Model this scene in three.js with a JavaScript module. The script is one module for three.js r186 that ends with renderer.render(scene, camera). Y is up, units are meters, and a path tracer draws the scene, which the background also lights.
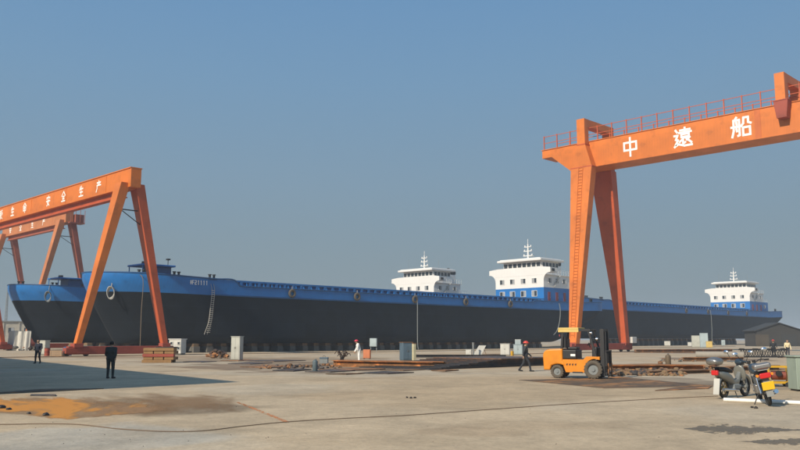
import * as THREE from 'three';
import { mergeGeometries } from 'three/addons/utils/BufferGeometryUtils.js';
import { RoundedBoxGeometry } from 'three/addons/geometries/RoundedBoxGeometry.js';

// World: +x east (along the ships and crane rails), -z north, y up, metres.
// ---------------------------------------------------------------- camera, sky, sun, exposure
const EYE = 1.8, FOCAL = 815, HORIZON = 339;           // in pixels of the 800 x 450 photograph
const PITCH = Math.atan((HORIZON - 225) / FOCAL);
const scene = new THREE.Scene();
const camera = new THREE.PerspectiveCamera(2 * Math.atan(225 / FOCAL) * 180 / Math.PI, 16 / 9, 0.1, 6000);
camera.position.set(0, EYE, 0);
camera.lookAt(Math.cos(PITCH) * Math.SQRT1_2, EYE + Math.sin(PITCH), -Math.cos(PITCH) * Math.SQRT1_2);

const rad = d => d * Math.PI / 180;
const toLin = v => { v /= 255; return v <= 0.04045 ? v / 12.92 : Math.pow((v + 0.055) / 1.055, 2.4); };
const SUN_AZ = rad(264), SUN_EL = rad(33);
const sunDir = new THREE.Vector3(Math.sin(SUN_AZ) * Math.cos(SUN_EL), Math.sin(SUN_EL), -Math.cos(SUN_AZ) * Math.cos(SUN_EL));
{
  const W = 512, H = 256, data = new Float32Array(W * H * 4);
  const stops = [[-90, 118, 118, 112], [-4, 126, 132, 132], [0, 128, 142, 148], [5, 131, 150, 160], [11, 127, 154, 175], [18, 117, 153, 185], [24, 107, 148, 188], [45, 99, 135, 174], [90, 92, 125, 163]];
  for (let j = 0; j < H; j++) for (let i = 0; i < W; i++) {
    const el = ((j + 0.5) / H - 0.5) * Math.PI, az = ((i + 0.5) / W - 0.5) * 2 * Math.PI;
    const d = new THREE.Vector3(Math.cos(el) * Math.cos(az), Math.sin(el), Math.cos(el) * Math.sin(az));
    const e = el * 180 / Math.PI; let k = 0; while (k < stops.length - 2 && stops[k + 1][0] < e) k++;
    const a = stops[k], b = stops[k + 1], t = Math.min(1, Math.max(0, (e - a[0]) / (b[0] - a[0])));
    const glow = 1 + 1.1 * Math.exp(-Math.pow(d.angleTo(sunDir) / rad(34), 2));
    for (let c = 0; c < 3; c++) data[(j * W + i) * 4 + c] = toLin(a[c + 1] + (b[c + 1] - a[c + 1]) * t) * glow;
    data[(j * W + i) * 4 + 3] = 1;
  }
  const sky = new THREE.DataTexture(data, W, H, THREE.RGBAFormat, THREE.FloatType);
  sky.mapping = THREE.EquirectangularReflectionMapping; sky.magFilter = THREE.LinearFilter; sky.needsUpdate = true;
  scene.background = sky; scene.environment = sky;
}
const sun = new THREE.DirectionalLight(new THREE.Color(1, 0.885, 0.72), 4.8);
sun.position.copy(sunDir).multiplyScalar(400).add(new THREE.Vector3(90, 0, -80)); sun.target.position.set(90, 0, -80);
sun.castShadow = true; sun.shadow.mapSize.set(4096, 4096); sun.shadow.radius = 1.5;
Object.assign(sun.shadow.camera, { left: -230, right: 230, top: 230, bottom: -230, near: 1, far: 900 });
scene.add(sun, sun.target);
scene.fog = new THREE.FogExp2(new THREE.Color(0.62, 0.68, 0.74), 0.0006);
const renderer = new THREE.WebGLRenderer();
renderer.toneMapping = THREE.LinearToneMapping; renderer.toneMappingExposure = 1;
renderer.shadowMap.enabled = true;

// ---------------------------------------------------------------- helpers
let seed = 7; const rnd = () => { seed = (seed * 1664525 + 1013904223) >>> 0; return seed / 4294967296; };
const rr = (a, b) => a + (b - a) * rnd();
const hash = (x, y) => { let h = (x * 374761393 + y * 668265263) | 0; h = Math.imul(h ^ (h >>> 13), 1274126177); return ((h ^ (h >>> 16)) >>> 0) / 4294967296; };
const mod = (a, n) => ((a % n) + n) % n;
function vnoise(x, y, p = 0) {
  const xi = Math.floor(x), yi = Math.floor(y); let fx = x - xi, fy = y - yi; fx = fx * fx * (3 - 2 * fx); fy = fy * fy * (3 - 2 * fy);
  const H = (a, b) => p ? hash(mod(a, p), mod(b, p)) : hash(a, b);
  const a = H(xi, yi), b = H(xi + 1, yi), c = H(xi, yi + 1), d = H(xi + 1, yi + 1);
  return a + (b - a) * fx + (c - a) * fy + (a - b - c + d) * fx * fy;
}
function fbm(x, y, o = 4, p = 0) { let s = 0, a = 0.5, n = 0; for (let i = 0; i < o; i++) { s += a * vnoise(x + i * 17.3 * (p ? 0 : 1), y + i * 9.1 * (p ? 0 : 1), p); n += a; a *= 0.5; x *= 2; y *= 2; p *= 2; } return s / n; }
const clamp = (v, a = 0, b = 1) => Math.min(b, Math.max(a, v));
const smooth = (a, b, v) => { const t = clamp((v - a) / (b - a)); return t * t * (3 - 2 * t); };
const lerp = (a, b, t) => a + (b - a) * t;
// a pixel of the photograph -> the point of the ground (or of height y) it shows
function ray(px, py) { const cx = px - 400, cy = 225 - py; return [cx, Math.cos(PITCH) * FOCAL - cy * Math.sin(PITCH), cy * Math.cos(PITCH) + FOCAL * Math.sin(PITCH)]; }
function g(px, py, y = 0) { const [r, f, u] = ray(px, py), t = (y - EYE) / u; return new THREE.Vector3((f + r) * t * Math.SQRT1_2, y, -(f - r) * t * Math.SQRT1_2); }
const bearing = b => rad(90 - b);                      // rotation.y that turns local +x to a compass bearing (north 0, east 90)
const V = (x, y, z) => new THREE.Vector3(x, y, z);

function tex(size, metres, fn, srgb = true) {
  const d = new Uint8Array(size * size * 4);
  for (let j = 0; j < size; j++) for (let i = 0; i < size; i++) { const c = fn(i / size, j / size); const o = (j * size + i) * 4; d[o] = clamp(c[0]) * 255; d[o + 1] = clamp(c[1]) * 255; d[o + 2] = clamp(c[2]) * 255; d[o + 3] = c.length > 3 ? clamp(c[3]) * 255 : 255; }
  const t = new THREE.DataTexture(d, size, size); t.wrapS = t.wrapT = THREE.RepeatWrapping; t.magFilter = THREE.LinearFilter; t.minFilter = THREE.LinearFilter;
  if (srgb) t.colorSpace = THREE.SRGBColorSpace; t.repeat.set(1 / metres, 1 / metres); t.needsUpdate = true; return t;
}
const grime = tex(512, 9, (u, v) => { const n = fbm(u * 6, v * 6, 5, 6), s = fbm(u * 48, v * 4, 3, 4), k = 0.84 + 0.13 * n + 0.06 * s - 0.05 * smooth(0.6, 0.75, fbm(u * 10 + 3, v * 10, 4, 10)); return [k, k * 0.985, k * 0.96]; });
const grimeFaint = tex(512, 9, (u, v) => { const n = fbm(u * 6, v * 6, 5, 6), s = fbm(u * 48, v * 4, 3, 4), k = 0.92 + 0.05 * n + 0.05 * s; return [k, k * 0.99, k * 0.975]; });
const plating = tex(512, 12, (u, v) => { const px = Math.floor(u * 2), py = Math.floor(v * 6), t = hash(px + 3, py + 9); const n = fbm(u * 8, v * 8, 5, 8); const w = (Math.abs(mod(v * 6, 1) - 0.5) > 0.475 || Math.abs(mod(u * 2 + 0.5 * (py % 2), 1) - 0.5) > 0.49) ? 0.1 : 0; const k = 0.62 + 0.16 * t + 0.3 * n + w; return [k, k, k]; });
const rustMap = tex(512, 3, (u, v) => { const n = fbm(u * 5, v * 5, 5, 5), m = fbm(u * 16 + 5, v * 16, 3, 16); const t = smooth(0.3, 0.72, n); const d = 0.75 + 0.5 * m; return [lerp(0.44, 0.70, t) * d, lerp(0.34, 0.47, t) * d, lerp(0.25, 0.28, t) * d]; });
const mill = tex(512, 3, (u, v) => { const n = fbm(u * 5, v * 5, 5, 5), m = fbm(u * 20, v * 20, 3, 20); const t = smooth(0.45, 0.68, n); const d = 0.75 + 0.5 * m; return [lerp(0.34, 0.5, t) * d, lerp(0.32, 0.36, t) * d, lerp(0.31, 0.25, t) * d]; });
const concMap = tex(1024, 7, (u, v) => {
  const n = fbm(u * 6, v * 6, 5, 6), f = fbm(u * 90, v * 90, 3, 90), m = fbm(u * 24 + 7, v * 24, 3, 24); let k = 0.83 + 0.16 * n + 0.15 * (f - 0.5) + 0.1 * (m - 0.5);
  if (f > 0.72) k -= 0.08; return [k * 1.0, k * 0.985, k * 0.955];
});
const fineBump = tex(512, 1.6, (u, v) => { const k = fbm(u * 24, v * 24, 5, 24); return [k, k, k]; }, false);

const C = (r, gg, b) => new THREE.Color().setRGB(r, gg, b);
const mats = {};
function mat(name, color, o = {}) { const { ph, ...rest } = o; const m = new (ph ? THREE.MeshPhysicalMaterial : THREE.MeshStandardMaterial)({ color, roughness: 0.6, metalness: 0, ...rest }); m.name = name; return mats[name] = m; }
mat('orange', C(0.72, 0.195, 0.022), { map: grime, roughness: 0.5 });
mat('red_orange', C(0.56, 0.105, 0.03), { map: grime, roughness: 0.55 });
mat('old_red', C(0.42, 0.11, 0.06), { map: grime, roughness: 0.6 });
mat('sill_red', C(0.36, 0.07, 0.04), { map: grime, roughness: 0.65 });
mat('char_white', C(0.85, 0.84, 0.78), { roughness: 0.6 });
mat('hull_black', C(0.0125, 0.0185, 0.027), { map: plating, roughness: 0.8, ph: 1, specularIntensity: 0.4 });
mat('hull_blue', C(0.010, 0.185, 0.58), { map: grime, roughness: 0.45 });
mat('dark_blue', C(0.012, 0.09, 0.26), { map: grime, roughness: 0.5 });
mat('deck_red', C(0.18, 0.07, 0.05), { map: grime, roughness: 0.8 });
mat('white', C(0.82, 0.82, 0.80), { map: grimeFaint, roughness: 0.45 });
mat('off_white', C(0.66, 0.67, 0.64), { map: grime, roughness: 0.55 });
mat('glass', C(0.03, 0.04, 0.05), { roughness: 0.12 });
mat('curtain_glass', C(0.32, 0.33, 0.33), { roughness: 0.3 });
mat('black', C(0.02, 0.02, 0.022), { roughness: 0.5, map: grime });
mat('rubber', C(0.025, 0.025, 0.025), { roughness: 0.9, bumpMap: fineBump, bumpScale: 0.004 });
mat('dusty_rubber', C(0.14, 0.12, 0.095), { roughness: 0.95, map: grime });
mat('steel', C(0.42, 0.42, 0.42), { roughness: 0.38, metalness: 0.8, map: grime });
mat('chrome', C(0.75, 0.76, 0.78), { roughness: 0.14, metalness: 1 });
mat('grey_metal', C(0.26, 0.29, 0.30), { map: grime, roughness: 0.55 });
mat('rope', C(0.45, 0.43, 0.38), { roughness: 0.95 });
mat('rust', C(1, 1, 1), { map: rustMap, roughness: 0.9, bumpMap: fineBump, bumpScale: 0.006 });
mat('rust_orange', C(1.3, 1.05, 0.75), { map: rustMap, roughness: 0.9, bumpMap: fineBump, bumpScale: 0.006 });
mat('mill_steel', C(0.8, 0.8, 0.8), { map: mill, roughness: 0.7 });
mat('mill_dark', C(0.28, 0.27, 0.27), { map: mill, roughness: 0.7 });
mat('concrete_block', C(0.17, 0.165, 0.15), { map: grime, roughness: 0.95, bumpMap: fineBump, bumpScale: 0.01 });
mat('timber', C(0.26, 0.17, 0.09), { map: grime, roughness: 0.9 });
mat('door_red', C(0.30, 0.05, 0.05), { roughness: 0.5, map: grime });
mat('yellow', C(0.72, 0.42, 0.02), { roughness: 0.45, map: grime });
mat('fork_orange', C(0.88, 0.30, 0.008), { roughness: 0.4, map: grime });
mat('pale_yellow', C(0.70, 0.52, 0.16), { roughness: 0.6, map: grime });
mat('blue_tarp', C(0.03, 0.16, 0.36), { roughness: 0.6, map: grime });

function uvBox(geo) {
  const p = geo.attributes.position, n = geo.attributes.normal, uv = new Float32Array(p.count * 2);
  for (let i = 0; i < p.count; i++) { const ax = Math.abs(n.getX(i)), ay = Math.abs(n.getY(i)), az = Math.abs(n.getZ(i)); const x = p.getX(i), y = p.getY(i), z = p.getZ(i); if (ay >= ax && ay >= az) { uv[2 * i] = x; uv[2 * i + 1] = z; } else if (ax >= az) { uv[2 * i] = z; uv[2 * i + 1] = y; } else { uv[2 * i] = x; uv[2 * i + 1] = y; } }
  geo.setAttribute('uv', new THREE.BufferAttribute(uv, 2)); return geo;
}
function join(list) {
  list = [list].flat(9).map(q => { const k = q.index ? q.toNonIndexed() : q.clone(); for (const a of Object.keys(k.attributes)) if (!['position', 'normal', 'color'].includes(a)) k.deleteAttribute(a); if (!k.attributes.normal) k.computeVertexNormals(); return k; });
  return uvBox(list.length > 1 ? mergeGeometries(list) : list[0]);
}
const taken = {};
function numbered(n) { if (!(n in taken)) { taken[n] = 0; return n; } taken[n]++; return n + '_' + String(taken[n]).padStart(3, '0'); }
function part(name, geos, m, parent) { const o = new THREE.Mesh(join(geos), typeof m === 'string' ? mats[m] : m); o.name = name; o.castShadow = o.receiveShadow = true; parent.add(o); return o; }
function meta(o, label, category, group) { o.userData.label = label; o.userData.category = category; if (group) o.userData.group = group; return o; }
function thing(name, label, category, pos = V(0, 0, 0), turn = 0, group) { const o = new THREE.Group(); o.name = numbered(name); o.position.copy(pos); o.rotation.y = turn; scene.add(o); return meta(o, label, category, group); }
function single(name, label, category, geos, m, pos = V(0, 0, 0), turn = 0, group) { const o = part(numbered(name), geos, m, scene); o.position.copy(pos); o.rotation.y = turn; return meta(o, label, category, group); }
function copyOf(src, pos, turn, label, group) { const o = src.clone(); o.name = numbered(src.name.replace(/_\d{3}$/, '')); o.position.copy(pos); o.rotation.y = turn; o.userData = { ...src.userData }; if (label) o.userData.label = label; if (group) o.userData.group = group; scene.add(o); return o; }
// geometries
function bx(x0, x1, y0, y1, z0, z1) { const q = new THREE.BoxGeometry(x1 - x0, y1 - y0, z1 - z0); q.translate((x0 + x1) / 2, (y0 + y1) / 2, (z0 + z1) / 2); return q; }
function rbx(x0, x1, y0, y1, z0, z1, r = 0.02) { const q = new RoundedBoxGeometry(x1 - x0, y1 - y0, z1 - z0, 2, r); q.translate((x0 + x1) / 2, (y0 + y1) / 2, (z0 + z1) / 2); return q; }
function bar(a, b, r, seg = 8, r2 = r) { const d = b.clone().sub(a), q = new THREE.CylinderGeometry(r2, r, d.length(), seg); q.applyQuaternion(new THREE.Quaternion().setFromUnitVectors(V(0, 1, 0), d.clone().normalize())); q.translate((a.x + b.x) / 2, (a.y + b.y) / 2, (a.z + b.z) / 2); return q; }
function tube(pts, r, n = 24, seg = 6, closed = false) { return new THREE.TubeGeometry(new THREE.CatmullRomCurve3(pts, closed), n, r, seg, closed); }
function hexa(b, t) { // 4 bottom and 4 top corners, counter-clockwise from above
  const P = [], q = (a, c, d, e) => { for (const v of [a, c, d, a, d, e]) P.push(v.x, v.y, v.z); };
  q(b[3], b[2], b[1], b[0]); q(t[0], t[1], t[2], t[3]); for (let i = 0; i < 4; i++) { const j = (i + 1) % 4; q(b[i], b[j], t[j], t[i]); }
  const k = new THREE.BufferGeometry(); k.setAttribute('position', new THREE.Float32BufferAttribute(P, 3)); k.computeVertexNormals(); return k;
}
function prism(pts, y0, y1) { const s = new THREE.Shape(pts.map(p => new THREE.Vector2(p[0], p[1]))); const q = new THREE.ExtrudeGeometry(s, { depth: y1 - y0, bevelEnabled: false }); return q; }
function cyl(x, y, z, r, h, axis = 'y', seg = 20, r2 = r) { const q = new THREE.CylinderGeometry(r2, r, h, seg); if (axis === 'z') q.rotateX(Math.PI / 2); if (axis === 'x') q.rotateZ(-Math.PI / 2); q.translate(x, y, z); return q; }
function beamBetween(a, b, w, h) { const d = b.clone().sub(a), L = d.length(), q = new THREE.BoxGeometry(L, h, w); q.applyQuaternion(new THREE.Quaternion().setFromUnitVectors(V(1, 0, 0), d.normalize())); q.translate((a.x + b.x) / 2, (a.y + b.y) / 2, (a.z + b.z) / 2); return q; }
function chunk(r, k) { const q = new THREE.IcosahedronGeometry(r, 1), p = q.attributes.position; for (let i = 0; i < p.count; i++) { const x = p.getX(i), y = p.getY(i), z = p.getZ(i); const s = 0.6 + 0.8 * vnoise(x / r * 1.3 + k * 7.1 + 20, y / r * 1.3 + z / r * 1.7 + 31); p.setXYZ(i, x * s, y * s * 0.7, z * s); } q.computeVertexNormals(); return q; }

// ---------------------------------------------------------------- ground
const patches = [ // dirt and rust dust lying on the concrete: pixel centre, half width, half height, colour, strength
  [325, 366.5, 150, 6, [0.22, 0.135, 0.075], 0.8], [290, 360, 120, 2.6, [0.25, 0.17, 0.10], 0.65], [560, 362, 40, 3, [0.30, 0.15, 0.06], 0.8],
  [700, 368, 110, 4.5, [0.36, 0.19, 0.07], 0.85], [722, 359.5, 45, 1.8, [0.20, 0.13, 0.08], 0.85], [690, 352.3, 62, 1.3, [0.20, 0.11, 0.065], 0.9], [120, 357, 90, 1.6, [0.32, 0.21, 0.13], 0.6], [180, 361, 60, 2.0, [0.28, 0.19, 0.11], 0.5],
  [205, 408, 55, 6, [0.20, 0.145, 0.085], 0.7], [120, 402, 40, 5, [0.24, 0.18, 0.11], 0.6], [480, 433, 60, 6, [0.40, 0.29, 0.18], 0.5], [330, 395, 60, 6, [0.48, 0.36, 0.23], 0.4], [560, 425, 100, 6, [0.44, 0.33, 0.21], 0.5],
  [640, 381, 90, 4, [0.22, 0.16, 0.11], 0.6], [240, 440, 80, 10, [0.5, 0.4, 0.27], 0.4], [760, 385, 60, 6, [0.25, 0.2, 0.14], 0.5], [70, 442, 150, 14, [0.56, 0.53, 0.46], 0.8], [360, 440, 120, 5, [0.48, 0.37, 0.24], 0.4], [640, 372, 60, 3, [0.26, 0.17, 0.09], 0.7],
];
const fr = (x, z) => [(x - z) * Math.SQRT1_2, (x + z) * Math.SQRT1_2]; // north-east-ward, south-east-ward
const pat = patches.map(([px, py, w, h, c, s]) => { const q = g(px, py), n = g(px, py + h), f = g(px, py - h), o = g(px + w, py); const [F, R] = fr(q.x, q.z); return { F, R, f0: fr(n.x, n.z)[0], f1: fr(f.x, f.z)[0], w: Math.abs(fr(o.x, o.z)[1] - R), c, s }; });
function groundColour(x, z) {
  const n = fbm(x * 0.06 + 40, z * 0.06 + 40, 4), m = fbm(x * 0.35 + 9, z * 0.35, 4), l = fbm(x * 0.9, z * 0.9 + 50, 3);
  const k = 0.95 + 0.1 * (n - 0.5) + 0.12 * (m - 0.5) + 0.08 * (l - 0.5) + 0.1; const [F, R] = fr(x, z);
  let c = [0.58 * k, 0.462 * k, 0.315 * k]; const w = smooth(0.52, 0.66, fbm(x * 0.11 + 3, z * 0.11 + 80, 4)); c = c.map((v, i) => lerp(v, [0.50, 0.37, 0.225][i] * k, w * 0.55));
  const pale = smooth(0.5, 0.64, fbm(x * 0.16 + 60, z * 0.16 + 10, 4)); c = c.map((v, i) => lerp(v, [0.56, 0.49, 0.38][i] * k, pale * 0.5));
  const tr = Math.abs(Math.sin((F * 0.9 + Math.sin(R * 0.12) * 1.8 + n * 4))) ; if (tr < 0.1) c = c.map(v => v * (0.93 + 0.07 * smooth(0, 0.1, tr)));
  for (const p of pat) { const dr = (R - p.R) / p.w, df = F > p.F ? (F - p.F) / (p.f1 - p.F) : (p.F - F) / (p.F - p.f0); const d = Math.hypot(dr, df) + (fbm(x * 0.5, z * 0.5 + 7, 4) - 0.5) * 1.5; const a = p.s * smooth(1.1, 0.75, d) * (0.6 + 0.6 * l); if (a > 0) c = c.map((v, i) => lerp(v, p.c[i] * 1.0 * (0.7 + 0.6 * m), clamp(a))); }
  return c;
}
{
  const axis = []; for (let v = -3; v <= 66; v += 0.3) axis.push(v); let s = 0.3, v = 66; while (v < 2600) { s *= 1.12; v += s; axis.push(v); } s = 0.3; v = -3; const neg = []; while (v > -300) { s *= 1.25; v -= s; neg.unshift(v); } axis.unshift(...neg);
  const n = axis.length, pos = new Float32Array(n * n * 3), col = new Float32Array(n * n * 3), uv = new Float32Array(n * n * 2), nor = new Float32Array(n * n * 3), idx = [];
  for (let j = 0; j < n; j++) for (let i = 0; i < n; i++) { const o = j * n + i, x = axis[i], z = -axis[j]; pos.set([x, 0, z], o * 3); nor.set([0, 1, 0], o * 3); col.set(groundColour(x, z), o * 3); uv.set([x, z], o * 2); if (i < n - 1 && j < n - 1) idx.push(o, o + 1, o + n + 1, o, o + n + 1, o + n); }
  const q = new THREE.BufferGeometry(); q.setAttribute('position', new THREE.BufferAttribute(pos, 3)); q.setAttribute('normal', new THREE.BufferAttribute(nor, 3)); q.setAttribute('color', new THREE.BufferAttribute(col, 3)); q.setAttribute('uv', new THREE.BufferAttribute(uv, 2)); q.setIndex(idx);
  const o = new THREE.Mesh(q, new THREE.MeshStandardMaterial({ color: C(1.0, 1.0, 1.0), vertexColors: true, map: concMap, roughness: 0.93, bumpMap: fineBump, bumpScale: 0.006, side: THREE.DoubleSide }));
  o.name = 'ground'; o.userData.kind = 'structure'; o.receiveShadow = true; scene.add(o);
}
// flat stains and paint, each a sheet 4 mm above the concrete
function sheet(name, corners, fn, size = 256, y = 0.004) { // corners: four ground points, u along 0-1, v along 0-3
  const N = 1, P = [], U = []; const [a, b, c, d] = corners; const q = new THREE.BufferGeometry();
  q.setAttribute('position', new THREE.Float32BufferAttribute([a, b, c, a, c, d].flatMap(p => [p.x, y, p.z]), 3)); q.setAttribute('normal', new THREE.Float32BufferAttribute(Array(6).fill([0, 1, 0]).flat(), 3)); q.setAttribute('uv', new THREE.Float32BufferAttribute([0, 0, 1, 0, 1, 1, 0, 0, 1, 1, 0, 1], 2));
  const t = tex(size, 1, fn); t.wrapS = t.wrapT = THREE.ClampToEdgeWrapping;
  const o = new THREE.Mesh(q, new THREE.MeshStandardMaterial({ map: t, transparent: true, roughness: 0.9, side: THREE.DoubleSide })); o.name = numbered(name); o.userData.kind = 'structure'; o.receiveShadow = true; scene.add(o); return o;
}
// wet patches by the parked motorbikes
sheet('wet_stain', [g(684, 435), g(830, 437), g(830, 425), g(684, 423.5)], (u, v) => { const h = 0.33 * smooth(0.0, 0.2, u) * (1 - 0.9 * smooth(0.4, 0.75, u)) + 0.03; const d = Math.abs(v - 0.5 - 0.03 * Math.sin(u * 9)) / h + (fbm(u * 30, v * 9, 5) - 0.5) * 1.7; return [0.44, 0.41, 0.36, (0.5 + 0.4 * fbm(u * 20, v * 8 + 3, 4)) * smooth(1.05, 0.7, d)]; });
sheet('wet_stain', [g(736, 446), g(850, 446), g(850, 437), g(736, 437)], (u, v) => { const h = 0.30 * smooth(0.0, 0.35, u) + 0.01; const d = Math.abs(v - 0.45) / h + (fbm(u * 26 + 5, v * 8, 5) - 0.5) * 1.6; return [0.44, 0.41, 0.36, (0.5 + 0.4 * fbm(u * 18, v * 7 + 9, 4)) * smooth(1.05, 0.7, d)]; });
// orange rust-dust spill
sheet('rust_dust_spill', [g(-60, 424), g(190, 424), g(190, 395), g(-60, 395)], (u, v) => {
  const px = -60 + 250 * u, t = fbm(u * 20, v * 7, 5), lo = px < 60 ? lerp(0.02, 0.16, (60 - px) / 120 * 1.9) + 0.08 : lerp(0.1, 0.42, (px - 60) / 130), hi = 0.86 - 0.36 * clamp((px - 40) / 150); const inside = smooth(lo - 0.02, lo + 0.03, v + (t - 0.5) * 0.05) * smooth(hi + 0.08, hi - 0.14, v + (t - 0.5) * 0.5) * smooth(185, 140, px);
  const bright = smooth(0.35, 0.6, fbm(u * 9 + 4, v * 5, 4)) * smooth(150, 100, px); return [lerp(0.60, 0.82, bright), lerp(0.46, 0.55, bright), lerp(0.31, 0.22, bright), inside * (0.5 + 0.4 * smooth(0.3, 0.65, t + bright * 0.25))];
}, 512, 0.006);
sheet('painted_line', [g(236, 402.5), g(286, 423), g(290, 422), g(239.5, 402)], (u, v) => { const t = fbm(u * 40, v * 5, 4); return [0.80, 0.52, 0.32, smooth(0.36, 0.5, t) * 0.85 * smooth(0, 0.25, Math.min(v, 1 - v) + 0.1)]; });
sheet('rust_dust_spill', [g(215, 386), g(-40, 400), g(-30, 388), g(215, 382)].map((p, i) => [g(110, 420), g(250, 414), g(240, 393), g(60, 392)][i]), (u, v) => { const t = fbm(u * 8 + 1, v * 6, 5); const e = Math.min(u, 1 - u, v, 1 - v); return [0.56, 0.43, 0.29, smooth(0.02, 0.4, e + (t - 0.5) * 0.4) * 0.62]; }, 256, 0.004);

// ---------------------------------------------------------------- off-frame workshop whose shadow falls across the yard
{
  const Hh = 8, d = Hh / Math.tan(SUN_EL), sx = -sunDir.x / Math.hypot(sunDir.x, sunDir.z) * d, sz = -sunDir.z / Math.hypot(sunDir.x, sunDir.z) * d;
  const tip = g(240, 382), north = g(0, 357.5), west = g(0, 393);
  const A = V(tip.x - sx, 0, tip.z - sz), B = V(north.x - sx, 0, north.z - sz).sub(A).multiplyScalar(1.25).add(A), W = V(west.x - sx, 0, west.z - sz).sub(A).normalize().multiplyScalar(22).add(A), D = W.clone().add(B).sub(A);
  const t = thing('workshop', 'grey corrugated workshop hall beside the yard, west of the gantry cranes', 'building', A);
  const L = p => p.clone().sub(A); const [a, b, w, dd] = [A, B, W, D].map(L); const up = (p, y) => V(p.x, y, p.z);
  part('wall', hexa([w, a, b, dd], [w, a, b, dd].map(p => up(p, Hh - 0.25))), mat('cladding', C(0.34, 0.36, 0.37), { map: grime }), t);
  part('roof', hexa([w, a, b, dd].map(p => up(p, Hh - 0.25)), [w, a, b, dd].map(p => up(p, Hh))), 'grey_metal', t);
  const dir = b.clone().normalize(), out = V(-dir.z, 0, dir.x); if (out.x < 0) out.negate();
  for (let k = 0; k < 4; k++) { const s = 8 + k * 15, c = dir.clone().multiplyScalar(s).add(out.clone().multiplyScalar(0.03)); part('door', beamBetween(V(c.x, 2.4, c.z), V(c.x + dir.x * 5, 2.4, c.z + dir.z * 5), 0.06, 4.8), 'dark_blue', t); }
}
// ---------------------------------------------------------------- lettering from strokes on a 100 x 100 grid
const GLYPH = {
  zhong: [[10, 26, 10, 66], [90, 26, 90, 66], [10, 26, 90, 26], [10, 66, 90, 66], [50, 2, 50, 98]],
  yuan: [[14, 10, 22, 22], [6, 38, 24, 38, 14, 58, 25, 62, 12, 84], [6, 94, 26, 82, 58, 93, 98, 93], [38, 14, 90, 14], [63, 3, 63, 26], [32, 26, 96, 26], [44, 35, 84, 35, 84, 49, 44, 49, 44, 35], [62, 50, 34, 72], [52, 60, 52, 82, 64, 76], [66, 54, 96, 82], [88, 54, 72, 66]],
  chuan: [[28, 3, 20, 14], [14, 16, 13, 66, 5, 95], [14, 16, 41, 16, 41, 90, 33, 92], [2, 48, 50, 48], [27, 26, 29, 38], [27, 58, 29, 70], [62, 9, 60, 36, 51, 46], [62, 9, 84, 9, 84, 34, 96, 40], [58, 56, 91, 56, 91, 93, 58, 93, 58, 56]],
  an: [[50, 2, 50, 14], [12, 30, 12, 18, 88, 18, 88, 30], [46, 30, 30, 66, 76, 94], [70, 44, 56, 76, 20, 96], [6, 52, 94, 52]],
  quan: [[50, 4, 8, 44], [50, 4, 92, 44], [28, 50, 72, 50], [30, 70, 70, 70], [10, 93, 90, 93], [50, 50, 50, 93]],
  sheng: [[30, 8, 14, 40], [24, 28, 86, 28], [22, 58, 82, 58], [6, 93, 94, 93], [50, 4, 50, 93]],
  chan: [[50, 2, 50, 16], [14, 18, 86, 18], [34, 24, 40, 36], [66, 24, 58, 36], [14, 42, 92, 42], [22, 42, 20, 70, 6, 96]],
  ming: [[50, 3, 6, 36], [50, 3, 94, 36], [34, 37, 66, 37], [18, 50, 42, 50, 42, 78, 18, 78, 18, 50], [58, 50, 84, 50, 84, 78, 74, 80], [58, 50, 58, 98]],
  ai: [[82, 5, 18, 14], [28, 20, 32, 28], [48, 18, 50, 26], [72, 16, 64, 28], [10, 46, 10, 35, 90, 35, 90, 46], [20, 51, 80, 51], [46, 40, 36, 70, 8, 96], [34, 63, 72, 63, 50, 84, 28, 96], [40, 68, 92, 96]],
  hull_mark: [[20, 10, 20, 90], [5, 30, 40, 30], [5, 60, 40, 60], [60, 10, 60, 90], [60, 10, 95, 10], [60, 50, 90, 50]],
  one: [[50, 8, 50, 92], [30, 20, 50, 8]], two: [[25, 12, 75, 12, 75, 48, 25, 52, 25, 90, 78, 90]],
};
// glyph in the x-y plane, centred, facing +z
function glyph(name, w, h, stroke) {
  const out = []; GLYPH[name].forEach((s, k) => { for (let i = 0; i + 3 < s.length; i += 2) { const a = V((s[i] / 100 - 0.5) * w, (0.5 - s[i + 1] / 100) * h, 0), b = V((s[i + 2] / 100 - 0.5) * w, (0.5 - s[i + 3] / 100) * h, 0); const d = b.clone().sub(a), l = d.length() + stroke * 0.8; const q = new THREE.BoxGeometry(l, stroke, 0.004); q.rotateZ(Math.atan2(d.y, d.x)); q.translate((a.x + b.x) / 2, (a.y + b.y) / 2, 0.0005 * (k * 3 + i / 2)); out.push(q); } });
  return join(out);
}
const faceWest = q => { q.rotateY(-Math.PI / 2); return q; };   // +z -> -x: reads north to south for a viewer in the west
const put = (q, x, y, z) => { q.translate(x, y, z); return q; };

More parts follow.
